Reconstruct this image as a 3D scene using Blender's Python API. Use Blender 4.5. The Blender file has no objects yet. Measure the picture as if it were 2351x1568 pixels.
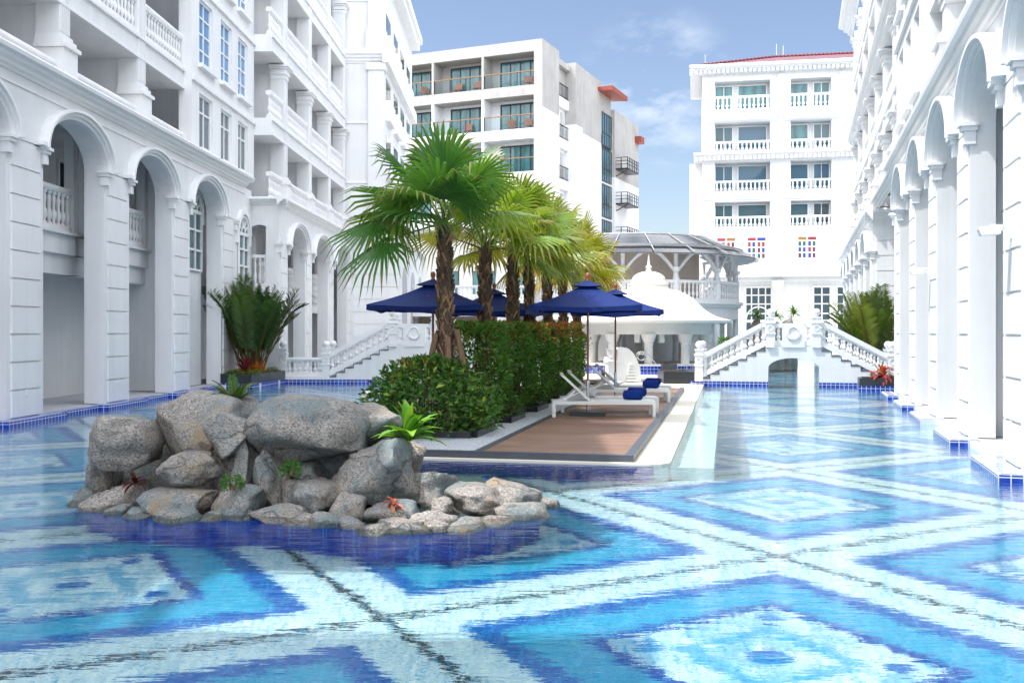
import bpy, bmesh, math, random
from mathutils import Vector, Matrix, noise
R = math.radians
random.seed(7)
scene = bpy.context.scene
COL = scene.collection
H = 1.7            # eye height above the pool water (water is z = 0)

# ------------------------------------------------------------------ helpers
class MB:
    """collects geometry; sy flips the second axis so that d is always 'outward'"""
    def __init__(s, sy=1):
        s.v = []; s.f = []; s.c = []; s.sy = sy
    def add(s, vs, fs, col=None):
        n = len(s.v)
        s.v += [(a, b * s.sy, c) for a, b, c in vs]
        s.f += [tuple(i + n for i in f) for f in fs]
        if col is not None:
            s.c += [col] * len(vs)
    def hexa(s, p):
        s.add(p, [(0, 1, 2, 3), (4, 5, 6, 7), (0, 1, 5, 4), (1, 2, 6, 5), (2, 3, 7, 6), (3, 0, 4, 7)])
    def box(s, x0, x1, y0, y1, z0, z1):
        s.hexa([(x0, y0, z0), (x1, y0, z0), (x1, y1, z0), (x0, y1, z0), (x0, y0, z1), (x1, y0, z1), (x1, y1, z1), (x0, y1, z1)])
    def beam(s, p, q, w, h):
        """bar from p to q, w across (horizontal), h up"""
        p = Vector(p); q = Vector(q); d = (q - p).normalized()
        sd = d.cross(Vector((0, 0, 1)))
        if sd.length < 1e-4: sd = Vector((1, 0, 0))
        sd.normalize(); up = sd.cross(d)
        a = sd * w / 2; b = up * h / 2
        s.hexa([tuple(x) for x in (p - a - b, p + a - b, p + a + b, p - a + b, q - a - b, q + a - b, q + a + b, q - a + b)])
    def tube(s, pts, rad, seg=8):
        pts = [Vector(p) for p in pts]
        if not isinstance(rad, (list, tuple)): rad = [rad] * len(pts)
        vs = []; fs = []; n = len(pts)
        ref = None
        for i, p in enumerate(pts):
            t = (pts[min(i + 1, n - 1)] - pts[max(i - 1, 0)]).normalized()
            if ref is None:
                ref = t.cross(Vector((0, 0, 1)))
                if ref.length < .05: ref = t.cross(Vector((1, 0, 0)))
            ref = (ref - t * ref.dot(t)).normalized(); bb = t.cross(ref)
            for k in range(seg):
                a = 2 * math.pi * k / seg
                vs.append(tuple(p + (ref * math.cos(a) + bb * math.sin(a)) * rad[i]))
        for i in range(n - 1):
            for k in range(seg):
                k2 = (k + 1) % seg
                fs.append((i * seg + k, i * seg + k2, (i + 1) * seg + k2, (i + 1) * seg + k))
        fs.append(tuple(range(seg))); fs.append(tuple(range((n - 1) * seg, n * seg)))
        s.add(vs, fs)
    def lathe(s, cx, cy, prof, seg=12, a0=0, rot=0):
        vs = []; fs = []; n = len(prof)
        for r, z in prof:
            for k in range(seg):
                a = rot + 2 * math.pi * k / seg
                vs.append((cx + r * math.cos(a), cy + r * math.sin(a), z))
        for i in range(n - 1):
            for k in range(seg):
                k2 = (k + 1) % seg
                fs.append((i * seg + k, i * seg + k2, (i + 1) * seg + k2, (i + 1) * seg + k))
        fs.append(tuple(range(seg))); fs.append(tuple(range((n - 1) * seg, n * seg)))
        s.add(vs, fs)
    def ball(s, c, r, seg=14, n=9):
        s.lathe(c[0], c[1], [(max(r * math.sin(math.pi * i / n), .0008), c[2] - r * math.cos(math.pi * i / n)) for i in range(n + 1)], seg)
    def prism_s(s, prof, s0, s1):
        """profile of (d, z) points swept along the first axis"""
        n = len(prof)
        s.add([(s0, d, z) for d, z in prof] + [(s1, d, z) for d, z in prof],
              [tuple(range(n)), tuple(range(n, 2 * n))] + [(i, (i + 1) % n, n + (i + 1) % n, n + i) for i in range(n)])
    def prism_d(s, prof, d0, d1):
        n = len(prof)
        s.add([(a, d0, z) for a, z in prof] + [(a, d1, z) for a, z in prof],
              [tuple(range(n)), tuple(range(n, 2 * n))] + [(i, (i + 1) % n, n + (i + 1) % n, n + i) for i in range(n)])
    def spandrel(s, s0, s1, zs, rise, zt, d0, d1, seg=18):
        """wall above an arched opening s0..s1"""
        c = (s0 + s1) / 2; a = (s1 - s0) / 2
        lo = [(c - a * math.cos(math.pi * i / seg), zs + rise * math.sin(math.pi * i / seg)) for i in range(seg + 1)]
        vs = []
        for x, z in lo:
            vs += [(x, d0, z), (x, d1, z), (x, d0, zt), (x, d1, zt)]
        fs = []
        for i in range(seg):
            a_ = 4 * i; b_ = 4 * (i + 1)
            fs += [(a_, b_, b_ + 2, a_ + 2), (a_ + 1, b_ + 1, b_ + 3, a_ + 3), (a_, b_, b_ + 1, a_ + 1), (a_ + 2, b_ + 2, b_ + 3, a_ + 3)]
        m = 4 * seg
        fs += [(0, 1, 3, 2), (m, m + 1, m + 3, m + 2)]
        s.add(vs, fs)
    def arch_band(s, s0, s1, zs, rise, offs, d0, d1, seg=22):
        """ring following the arch between offsets offs[0]..offs[1] outside the intrados"""
        c = (s0 + s1) / 2; a = (s1 - s0) / 2
        vs = []; fs = []
        for i in range(seg + 1):
            t = math.pi * i / seg
            for o in offs:
                x = c - (a + o) * math.cos(t); z = zs + (rise + o) * math.sin(t)
                vs += [(x, d0, z), (x, d1, z)]
        for i in range(seg):
            p = 4 * i; q = 4 * (i + 1)
            fs += [(p, q, q + 1, p + 1), (p + 2, q + 2, q + 3, p + 3), (p, q, q + 2, p + 2), (p + 1, q + 1, q + 3, p + 3)]
        m = 4 * seg
        fs += [(0, 1, 3, 2), (m, m + 1, m + 3, m + 2)]
        s.add(vs, fs)
    def holes(s, s0, s1, z0, z1, d0, d1, hl):
        xs = sorted({s0, s1} | {h[0] for h in hl} | {h[1] for h in hl})
        zs = sorted({z0, z1} | {h[2] for h in hl} | {h[3] for h in hl})
        xs = [x for x in xs if s0 <= x <= s1]; zs = [z for z in zs if z0 <= z <= z1]
        for i in range(len(xs) - 1):
            run = None
            for j in range(len(zs) - 1):
                cx = (xs[i] + xs[i + 1]) / 2; cz = (zs[j] + zs[j + 1]) / 2
                hole = any(h[0] < cx < h[1] and h[2] < cz < h[3] for h in hl)
                if not hole and run is None: run = zs[j]
                if hole and run is not None:
                    s.box(xs[i], xs[i + 1], d0, d1, run, zs[j]); run = None
            if run is not None: s.box(xs[i], xs[i + 1], d0, d1, run, zs[-1])
    def mesh(s, name, mat, smooth=None, recalc=True):
        me = bpy.data.meshes.new(name)
        me.from_pydata(s.v, [], s.f)
        if s.c:
            at = me.color_attributes.new('tint', 'FLOAT_COLOR', 'POINT')
            at.data.foreach_set('color', [x for c in s.c for x in (c[0], c[1], c[2], 1.0)])
        if recalc:
            bm = bmesh.new(); bm.from_mesh(me)
            bmesh.ops.recalc_face_normals(bm, faces=bm.faces); bm.to_mesh(me); bm.free()
        if smooth is not None:
            me.shade_smooth()
            if smooth < 180: me.set_sharp_from_angle(angle=R(smooth))
        for m in (mat if isinstance(mat, (list, tuple)) else [mat]): me.materials.append(m)
        return me
    def build(s, name, mat, parent=None, smooth=None, recalc=True):
        o = bpy.data.objects.new(name, s.mesh(name, mat, smooth, recalc)); COL.objects.link(o)
        if parent is not None: o.parent = parent
        return o

def tag(o, label, cat, group=None, kind=None):
    o['label'] = label; o['category'] = cat
    if group: o['group'] = group
    if kind: o['kind'] = kind
    return o
def struct(o, label=None):
    o['kind'] = 'structure'
    if label: o['label'] = label
    return o
def thing(name, label, cat, loc=(0, 0, 0), rz=0, group=None):
    o = bpy.data.objects.new(name, None); COL.objects.link(o)
    o.empty_display_size = .2
    o.location = loc; o.rotation_euler = (0, 0, rz)
    return tag(o, label, cat, group)
def inst(name, me, parent=None, loc=(0, 0, 0), rz=0):
    o = bpy.data.objects.new(name, me); COL.objects.link(o)
    if parent is not None: o.parent = parent
    o.location = loc; o.rotation_euler = (0, 0, rz)
    return o
def dup(root, loc=None, rz=None, label=None):
    def rec(o, par):
        c = o.copy(); COL.objects.link(c)
        if par is not None: c.parent = par
        for ch in list(o.children): rec(ch, c)
        return c
    r = rec(root, None)
    if loc is not None: r.location = loc
    if rz is not None: r.rotation_euler = (0, 0, rz)
    if label: r['label'] = label
    return r
def W(px, py, Y):
    """a point measured in the photograph (2351 px wide) put at its estimated distance Y"""
    return Vector(((px - 1175.5) / 2286 * Y, Y, H - (py - 763) / 2286 * Y))

# ------------------------------------------------------------------ materials
class NT:
    def __init__(s, name):
        s.m = bpy.data.materials.new(name); s.m.use_nodes = True
        s.t = s.m.node_tree; s.t.nodes.clear()
        s.out = s.t.nodes.new('ShaderNodeOutputMaterial')
    def n(s, typ, **kw):
        nd = s.t.nodes.new(typ)
        ins = kw.pop('ins', {})
        for k, v in kw.items(): setattr(nd, k, v)
        for k, v in ins.items(): s.set(nd.inputs[k], v)
        return nd
    def set(s, sock, v):
        if isinstance(v, bpy.types.NodeSocket): s.t.links.new(v, sock)
        elif isinstance(v, bpy.types.Node): s.t.links.new(v.outputs[0], sock)
        else: sock.default_value = v
    def m_(s, op, a, b=0.0, c=0.0, clamp=False):
        nd = s.n('ShaderNodeMath', operation=op, use_clamp=clamp)
        for i, x in enumerate((a, b, c)): s.set(nd.inputs[i], x)
        return nd.outputs[0]
    def mix(s, f, a, b, blend='MIX'):
        nd = s.n('ShaderNodeMix', data_type='RGBA', blend_type=blend)
        s.set(nd.inputs[0], f)
        for sock, v in ((nd.inputs[6], a), (nd.inputs[7], b)):
            s.set(sock, (*v, 1) if isinstance(v, tuple) and len(v) == 3 else v)
        return nd.outputs[2]
    def obj(s): return s.n('ShaderNodeTexCoord').outputs['Object']
    def noise(s, vec, scale, detail=3, rough=.55):
        return s.n('ShaderNodeTexNoise', ins={'Vector': vec, 'Scale': scale, 'Detail': detail, 'Roughness': rough}).outputs[0]
    def mapping(s, vec, sc=(1, 1, 1), rot=(0, 0, 0)):
        return s.n('ShaderNodeMapping', ins={'Vector': vec, 'Scale': sc, 'Rotation': rot}).outputs[0]
    def ramp(s, f, stops, interp='LINEAR'):
        nd = s.n('ShaderNodeValToRGB'); cr = nd.color_ramp; cr.interpolation = interp
        while len(cr.elements) < len(stops): cr.elements.new(.5)
        for e, (p, c) in zip(cr.elements, stops):
            e.position = p; e.color = (*c, 1) if len(c) == 3 else c
        s.set(nd.inputs[0], f); return nd.outputs[0]
    def bump(s, h, strength=.3, dist=.02):
        return s.n('ShaderNodeBump', ins={'Height': h, 'Strength': strength, 'Distance': dist}).outputs[0]
    def bsdf(s, col, rough=.6, spec=.4, normal=None, metal=0, **kw):
        nd = s.n('ShaderNodeBsdfPrincipled')
        s.set(nd.inputs['Base Color'], (*col, 1) if isinstance(col, tuple) and len(col) == 3 else col)
        s.set(nd.inputs['Roughness'], rough); s.set(nd.inputs['Specular IOR Level'], spec); s.set(nd.inputs['Metallic'], metal)
        if normal is not None: s.set(nd.inputs['Normal'], normal)
        return nd.outputs[0]
    def done(s, sh):
        s.set(s.out.inputs[0], sh); return s.m

def plain(name, col, rough=.5, spec=.4, var=.08, scale=4, bump=0, metal=0):
    t = NT(name); o = t.obj()
    nz = t.noise(o, scale)
    c = t.mix(nz, tuple(x * (1 - var) for x in col), tuple(min(1, x * (1 + var)) for x in col))
    nm = t.bump(t.noise(o, 60, 2), bump, .01) if bump else None
    return t.done(t.bsdf(c, rough, spec, nm, metal))

def plaster(name, col, streak=.035):
    t = NT(name); o = t.obj()
    big = t.noise(o, .7, 4); st = t.noise(t.mapping(o, (3.5, 3.5, .22)), 1.0, 4, .65)
    f = t.m_('ADD', t.m_('MULTIPLY', big, .5), t.m_('MULTIPLY', st, .5))
    c = t.mix(t.ramp(f, [(.34, (0, 0, 0)), (.62, (1, 1, 1))]), tuple(x * (1 - streak * 1.6) for x in col), tuple(min(.9, x * (1 + streak * .4)) for x in col))
    nm = t.bump(t.noise(o, 9, 5, .7), .09, .02)
    return t.done(t.bsdf(c, .62, .3, nm))

def grid_mask(t, vec, w, g):
    """1 in the joints of a square grid of pitch w; joint width g"""
    sep = t.n('ShaderNodeSeparateXYZ', ins={0: vec}); m = None
    for i in range(3):
        fr = t.m_('FRACT', t.m_('ADD', t.m_('DIVIDE', sep.outputs[i], w), .37 + .11 * i))
        k = t.m_('LESS_THAN', fr, g / w)
        m = k if m is None else t.m_('MAXIMUM', m, k)
    return m

def tile_mat(name, cols, w=.13, g=.012, grout=(.62, .66, .7)):
    t = NT(name); o = t.obj()
    cell = t.n('ShaderNodeVectorMath', operation='FLOOR', ins={0: t.n('ShaderNodeVectorMath', operation='SCALE', ins={0: o, 'Scale': 1 / w}).outputs[0]}).outputs[0]
    wn = t.n('ShaderNodeTexWhiteNoise', noise_dimensions='3D', ins={'Vector': cell}).outputs[0]
    c = t.mix(wn, cols[0], cols[1])
    m = grid_mask(t, o, w, g)
    c = t.mix(m, c, grout)
    return t.done(t.bsdf(c, t.m_('ADD', .12, t.m_('MULTIPLY', m, .5)), .5, t.bump(t.m_('SUBTRACT', 1, m), .4, .004)))

M = {}
M['white'] = plaster('white_plaster', (.745, .755, .765), .06)
M['white_trim'] = plaster('white_trim', (.78, .787, .795), .03)
M['cream'] = plaster('cream_plaster', (.79, .775, .73), .03)
M['grey_plaster'] = plaster('grey_plaster', (.40, .39, .375), .14)
M['beige'] = plaster('beige_plaster', (.62, .52, .42), .05)
M['tile_blue'] = tile_mat('blue_tile', ((.006, .03, .28), (.012, .075, .46)))
M['tile_shaded'] = tile_mat('shaded_blue_tile', ((.003, .015, .17), (.005, .028, .26)), .16, .008, (.02, .10, .30))  # darker copy of the blue tile, underwater shade put into its colour
M['tile_top'] = tile_mat('pale_tile', ((.30, .38, .55), (.42, .48, .60)), .2, .012, (.75, .77, .8))
M['black_stone'] = plain('black_stone', (.022, .026, .032), .35, .5, .3, 12, .1)
M['dark_stone'] = plain('dark_stone_kerb', (.055, .065, .085), .45, .5, .3, 7, .1)
M['frame_white'] = plain('white_frame', (.8, .81, .82), .4, .4, .02)
M['frame_dark'] = plain('dark_frame', (.02, .025, .035), .4, .4, .1)
M['steel'] = plain('steel', (.6, .6, .58), .2, .5, .05, 4, 0, 1)
M['wood_pole'] = plain('wood_pole', (.30, .10, .045), .4, .4, .2, 20)
M['wood_rail'] = plain('wood_rail', (.25, .145, .07), .5, .4, .2, 8)
M['chair_wood'] = plain('chair_wood', (.36, .13, .07), .5, .4, .2, 8)
M['navy'] = None
M['red_soffit'] = plain('red_soffit', (.27, .065, .042), .5, .3, .1, 3)
M['lamp_white'] = plain('lamp_white', (.75, .76, .74), .35, .5, .04)
M['door_dark'] = plain('dark_door', (.015, .016, .022), .25, .5, .2)
M['mid_grey'] = plain('grey_floor', (.42, .43, .45), .7, .3, .06, 3, .1)

def fabric(name, col, rough=.85, sheen=.3, transl=.0):
    t = NT(name); o = t.obj()
    wv = t.noise(o, 180, 2)
    c = t.mix(t.noise(o, 2.5, 3), tuple(x * .88 for x in col), tuple(x * 1.12 for x in col))
    b = t.bsdf(c, rough, .25, t.bump(t.m_('ADD', wv, t.m_('MULTIPLY', t.noise(o, 5, 3), 3)), .25, .006))
    if transl:
        tr = t.n('ShaderNodeBsdfTranslucent'); t.set(tr.inputs[0], c)
        mx = t.n('ShaderNodeMixShader', ins={0: transl}); t.set(mx.inputs[1], b); t.set(mx.inputs[2], tr.outputs[0]); b = mx.outputs[0]
    return t.done(b)
M['canopy_blue'] = fabric('blue_canvas', (.0045, .022, .14), .75, .3, .12)
M['towel_blue'] = fabric('blue_towel', (.006, .028, .20), .95)

def glass(name, col, curtain=None, scale=9.0):
    """window pane: what stands behind the glass (curtain folds), or sky reflection as colour, under a mirror-like coat"""
    t = NT(name); o = t.obj()
    c = (*col, 1)
    if curtain:
        sep = t.n('ShaderNodeSeparateXYZ', ins={0: o})
        w = t.m_('ADD', t.m_('MULTIPLY', sep.outputs[0], scale), t.m_('MULTIPLY', t.noise(o, 1.5, 2), 6))
        fold = t.m_('MULTIPLY_ADD', t.m_('SINE', w), .5, .5)
        c = t.mix(fold, col, curtain)
    nd = t.n('ShaderNodeBsdfPrincipled', ins={'Roughness': .4, 'Specular IOR Level': .5, 'Coat Weight': 1.0, 'Coat Roughness': .02, 'Coat IOR': 1.45})
    t.set(nd.inputs['Base Color'], c)
    return t.done(nd.outputs[0])
M['pane'] = glass('window_glass', (.02, .09, .11))
M['pane_teal'] = glass('teal_curtain_glass', (.006, .085, .10), (.02, .19, .20))
M['pane_sky'] = glass('blue_window_glass', (.008, .09, .155))
M['pane_skyref'] = glass('sky_reflection_glass', (.012, .17, .40))  # blue sky reflection put into the base colour of these panes
M['pane_dark'] = glass('dark_window_glass', (.03, .06, .075))
for nm, c in (('red', (.5, .03, .06)), ('amber', (.45, .22, .02)), ('royal', (.03, .07, .42)), ('green', (.04, .13, .08)), ('plum', (.22, .03, .10)), ('brown', (.13, .05, .04))):
    M['st_' + nm] = glass('stained_' + nm, c)

def smoked():
    t = NT('smoked_canopy_glass')
    tr = t.n('ShaderNodeBsdfTransparent', ins={0: (.48, .50, .58, 1)})
    gl = t.n('ShaderNodeBsdfGlossy', ins={0: (.9, .9, .9, 1), 1: .05})
    fr = t.n('ShaderNodeFresnel', ins={0: 1.6})
    mx = t.n('ShaderNodeMixShader'); t.set(mx.inputs[0], fr.outputs[0]); t.set(mx.inputs[1], tr.outputs[0]); t.set(mx.inputs[2], gl.outputs[0])
    return t.done(mx.outputs[0])
M['smoked'] = smoked()
def clear_glass():
    t = NT('balcony_glass')
    tr = t.n('ShaderNodeBsdfTransparent', ins={0: (.86, .92, .93, 1)})
    gl = t.n('ShaderNodeBsdfGlossy', ins={0: (1, 1, 1, 1), 1: .03})
    fr = t.n('ShaderNodeFresnel', ins={0: 1.25})
    mx = t.n('ShaderNodeMixShader'); t.set(mx.inputs[0], fr.outputs[0]); t.set(mx.inputs[1], tr.outputs[0]); t.set(mx.inputs[2], gl.outputs[0])
    return t.done(mx.outputs[0])
M['clear'] = clear_glass()

def roof_tile():
    t = NT('red_roof_tile'); o = t.obj()
    sep = t.n('ShaderNodeSeparateXYZ', ins={0: o})
    w = t.m_('MULTIPLY_ADD', t.m_('SINE', t.m_('MULTIPLY', sep.outputs[0], 22)), .5, .5)
    c = t.mix(w, (.085, .014, .024), (.17, .035, .052))
    return t.done(t.bsdf(c, .4, .4, t.bump(w, .8, .05)))
M['roof'] = roof_tile()

def decking():
    t = NT('brown_decking'); o = t.obj()
    sep = t.n('ShaderNodeSeparateXYZ', ins={0: o})
    pl = t.m_('DIVIDE', sep.outputs[1], .14)
    idx = t.m_('FLOOR', pl); fr = t.m_('FRACT', pl)
    wn = t.n('ShaderNodeTexWhiteNoise', noise_dimensions='1D', ins={'W': idx}).outputs[0]
    gr = t.noise(t.mapping(o, (1.2, 40, 1)), 1.5, 4, .6)
    f = t.m_('ADD', t.m_('MULTIPLY', wn, .5), t.m_('MULTIPLY', gr, .5))
    c = t.mix(f, (.16, .086, .055), (.275, .165, .115))
    j = t.m_('LESS_THAN', fr, .06)
    c = t.mix(j, c, (.035, .02, .016))
    c = t.mix(t.ramp(t.noise(t.mapping(o, (.8, 1.5, 1)), 2.2, 4, .6), [(.45, (0, 0, 0)), (.7, (.35, .35, .35))]), c, (.34, .24, .20))
    return t.done(t.bsdf(c, .55, .35, t.bump(t.m_('SUBTRACT', gr, t.m_('MULTIPLY', j, 2)), .35, .006)))
M['deck'] = decking()
def mosaic_strip():
    t = NT('patterned_floor_tile'); o = t.obj()
    v = t.n('ShaderNodeTexVoronoi', ins={'Vector': o, 'Scale': 34.0, 'Randomness': .6}).outputs[0]
    c = t.ramp(v, [(.0, (.16, .20, .34)), (.30, (.24, .28, .40)), (.42, (.50, .52, .55)), (.7, (.58, .60, .62))])
    return t.done(t.bsdf(c, .5, .4))
M['mosaic'] = mosaic_strip()
M['ledge'] = plain('cream_ledge', (.74, .70, .58), .6, .3, .05, 2, .06)
M['paving'] = plain('pale_paving', (.62, .60, .56), .7, .3, .08, 1.5, .1)
M['ground'] = plain('ground_soil', (.32, .30, .27), .9, .2, .2, .3)
M['soil'] = plain('planter_soil', (.05, .035, .025), .95, .1, .4, 14, .5)

def pool_mat():
    t = NT('pool_mosaic'); o = t.obj()
    p = o
    sep = t.n('ShaderNodeSeparateXYZ', ins={0: p}); x = sep.outputs[0]; y = sep.outputs[1]
    dx = t.m_('SUBTRACT', x, 2.35); dy = t.m_('SUBTRACT', y, 8.83)
    u = t.m_('ADD', t.m_('MULTIPLY', dx, .276), t.m_('MULTIPLY', dy, .961))
    v = t.m_('SUBTRACT', t.m_('MULTIPLY', dx, .961), t.m_('MULTIPLY', dy, .276))
    v = t.m_('MULTIPLY', v, .935)
    L = 2.51
    a = t.m_('PINGPONG', t.m_('ADD', t.m_('ADD', u, v), 5.02 * 20), L)
    b = t.m_('PINGPONG', t.m_('ADD', t.m_('SUBTRACT', u, v), 5.02 * 20), L)
    cell = t.n('ShaderNodeVectorMath', operation='FLOOR', ins={0: t.n('ShaderNodeVectorMath', operation='SCALE', ins={0: p, 'Scale': 42.0}).outputs[0]}).outputs[0]
    wn = t.n('ShaderNodeTexWhiteNoise', noise_dimensions='2D', ins={'Vector': cell})
    s = t.m_('ADD', t.m_('MINIMUM', a, b), t.m_('MULTIPLY_ADD', wn.outputs[0], .07, -.035))
    pale = (.66, .57, .50); aqua = (.035, .27, .37); blue = (.008, .085, .27); deep = (.005, .050, .22); black = (.012, .02, .035)
    ring = t.ramp(t.m_('DIVIDE', s, L), [(0, black), (.05 / L, pale), (.53 / L, blue), (.82 / L, aqua), (1.35 / L, deep), (1.50 / L, pale)], 'CONSTANT')
    # flower motif in the middle of each diamond
    a2 = t.m_('SUBTRACT', L, a); b2 = t.m_('SUBTRACT', L, b)
    mx = t.m_('MAXIMUM', a2, b2); mn = t.m_('MINIMUM', a2, b2)
    spot = t.m_('LESS_THAN', mx, .17)
    ring2 = t.m_('MULTIPLY', t.m_('GREATER_THAN', mx, .42), t.m_('LESS_THAN', mx, .60))
    pet = t.m_('MULTIPLY', t.m_('MULTIPLY', t.m_('GREATER_THAN', mn, .62), t.m_('LESS_THAN', mx, .86)), 1.0)
    c = t.mix(t.m_('MULTIPLY', ring2, .75), ring, aqua)
    c = t.mix(t.m_('MAXIMUM', spot, pet), c, blue)
    # small mosaic pieces, sheet joints
    # mottled mix of pale, aqua and blue pieces inside the diamonds, as in a mosaic flower bed
    mot = t.ramp(t.noise(t.mapping(p, (1, 1, 1)), 3.2, 4, .7), [(.46, (0, 0, 0)), (.56, (1, 1, 1))])
    inner = t.m_('GREATER_THAN', s, 1.52)
    c = t.mix(t.m_('MULTIPLY', t.m_('MULTIPLY', mot, inner), .6), c, aqua)
    sc = t.n('ShaderNodeSeparateColor', ins={0: wn.outputs[1]})
    c = t.mix(1.0, c, t.ramp(sc.outputs[0], [(0, (.62, .72, .84)), (.5, (.95, .97, 1)), (1, (1.3, 1.24, 1.15))]), 'MULTIPLY')
    c = t.mix(t.m_('GREATER_THAN', sc.outputs[1], .93), c, aqua)
    sh = t.n('ShaderNodeSeparateXYZ', ins={0: t.mapping(p, (3.3, 3.3, 1), (0, 0, R(-61)))})
    j = t.m_('MAXIMUM', t.m_('LESS_THAN', t.m_('FRACT', sh.outputs[0]), .03), t.m_('LESS_THAN', t.m_('FRACT', sh.outputs[1]), .03))
    c = t.mix(t.m_('MULTIPLY', j, .16), c, (.75, .9, .95))
    return t.done(t.bsdf(c, .5, .2))
M['pool'] = pool_mat()

def water_mat():
    t = NT('pool_water_surface'); o = t.obj()
    n1 = t.noise(t.mapping(o, (1.1, 3.5, 1), (0, 0, R(-6))), 2.7, 2, .4)
    n2 = t.noise(t.mapping(o, (2.2, 5.5, 1), (0, 0, R(6))), 6.5, 2, .5)
    n3 = t.noise(o, .35, 2)
    h = t.m_('MULTIPLY', t.m_('ADD', t.m_('MULTIPLY', n1, 1.0), t.m_('MULTIPLY', n2, .2)), t.m_('MULTIPLY_ADD', n3, 1.3, .35))
    nm = t.bump(h, .16, .05)
    tint = (.66, .865, .945, 1)
    # from above: refracting water with a mirror coat; light that has reached the floor leaves through the underside
    rf = t.n('ShaderNodeBsdfRefraction', ins={'Color': tint, 'Roughness': 0.0, 'IOR': 1.33, 'Normal': nm})
    gl = t.n('ShaderNodeBsdfGlossy', ins={0: (1, 1, 1, 1), 1: .02, 'Normal': nm})
    fr = t.n('ShaderNodeFresnel', ins={0: 1.235, 1: nm})
    mx = t.n('ShaderNodeMixShader'); t.set(mx.inputs[0], fr.outputs[0]); t.set(mx.inputs[1], rf.outputs[0]); t.set(mx.inputs[2], gl.outputs[0])
    tr = t.n('ShaderNodeBsdfTransparent', ins={0: tint})
    m2 = t.n('ShaderNodeMixShader'); t.set(m2.inputs[0], t.n('ShaderNodeNewGeometry').outputs['Backfacing']); t.set(m2.inputs[1], mx.outputs[0]); t.set(m2.inputs[2], tr.outputs[0])
    return t.done(m2.outputs[0])
M['water'] = water_mat()

def rock_mat():
    t = NT('granite'); o = t.n('ShaderNodeNewGeometry').outputs['Position']
    sp = t.n('ShaderNodeTexVoronoi', ins={'Vector': o, 'Scale': 75.0}).outputs[1]
    spv = t.n('ShaderNodeSeparateColor', ins={0: sp}).outputs[0]
    c = t.mix(t.noise(o, 2.2, 4), (.165, .152, .14), (.36, .335, .305))
    c = t.mix(1.0, c, t.ramp(spv, [(.0, (.42, .42, .43)), (.3, (.85, .85, .86)), (.7, (1.05, 1.04, 1.03)), (1, (1.45, 1.43, 1.4))]), 'MULTIPLY')
    st = t.ramp(t.noise(t.mapping(o, (1, 1, .55)), 1.9, 4, .6), [(.47, (0, 0, 0)), (.62, (1, 1, 1))])
    c = t.mix(t.m_('MULTIPLY', st, .6), c, (.10, .165, .185))
    br = t.ramp(t.noise(t.mapping(o, (2, 2, .8)), 1.6, 3), [(.58, (0, 0, 0)), (.7, (1, 1, 1))])
    c = t.mix(t.m_('MULTIPLY', br, .7), c, (.30, .22, .13))
    # cracks and a wet band at the waterline
    cv = t.n('ShaderNodeTexVoronoi', feature='DISTANCE_TO_EDGE', ins={'Vector': t.n('ShaderNodeVectorMath', operation='ADD', ins={0: o, 1: t.n('ShaderNodeVectorMath', operation='SCALE', ins={0: t.n('ShaderNodeTexNoise', ins={'Vector': o, 'Scale': 3.0}).outputs[1], 'Scale': .45}).outputs[0]}).outputs[0], 'Scale': .95}).outputs[0]
    crack = t.m_('MULTIPLY', t.m_('LESS_THAN', cv, .009), t.m_('GREATER_THAN', t.noise(o, 1.3, 2), .5))
    c = t.mix(t.m_('MULTIPLY', crack, .55), c, (.05, .045, .04))
    z = t.n('ShaderNodeSeparateXYZ', ins={0: o}).outputs[2]
    wet = t.m_('LESS_THAN', t.m_('ADD', z, t.m_('MULTIPLY', t.noise(o, 5, 3), -.10)), -.005)
    c = t.mix(t.m_('MULTIPLY', wet, .65), c, t.mix(1.0, c, (.35, .34, .30), 'MULTIPLY'))
    h = t.m_('ADD', t.m_('MULTIPLY', t.noise(o, 7, 6, .65), 1.0), t.m_('MULTIPLY', spv, .10))
    h = t.m_('SUBTRACT', h, t.m_('MULTIPLY', crack, .6))
    return t.done(t.bsdf(c, t.m_('SUBTRACT', .8, t.m_('MULTIPLY', wet, .45)), .3, t.bump(h, .85, .06)))
M['rock'] = rock_mat()

def leaf_mat(name, transl=.35, rough=.45, spec=.35):
    t = NT(name)
    a = t.n('ShaderNodeAttribute', attribute_name='tint').outputs[0]
    c = t.mix(t.noise(t.obj(), 6, 2), a, t.mix(1.0, a, (.7, .75, .6), 'MULTIPLY'))
    b = t.bsdf(c, rough, spec)
    tr = t.n('ShaderNodeBsdfTranslucent'); t.set(tr.inputs[0], t.mix(1.0, c, (1.7, 1.5, .6), 'MULTIPLY'))
    mx = t.n('ShaderNodeMixShader', ins={0: transl}); t.set(mx.inputs[1], b); t.set(mx.inputs[2], tr.outputs[0])
    return t.done(mx.outputs[0])
M['palm_leaf'] = leaf_mat('palm_leaf', .45, .36, .5)
M['leaf'] = leaf_mat('shrub_leaf', .22)
def bark():
    t = NT('palm_bark')
    a = t.n('ShaderNodeAttribute', attribute_name='tint').outputs[0]
    o = t.obj()
    f = t.noise(t.mapping(o, (30, 30, 4)), 1.0, 4, .7)
    c = t.mix(1.0, a, t.ramp(f, [(.25, (.45, .42, .4)), (.75, (1.3, 1.25, 1.2))]), 'MULTIPLY')
    c = t.mix(1.0, c, (1.9, 1.85, 1.8), 'MULTIPLY')
    return t.done(t.bsdf(c, .9, .15, t.bump(f, .8, .02)))
M['bark'] = bark()
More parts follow.
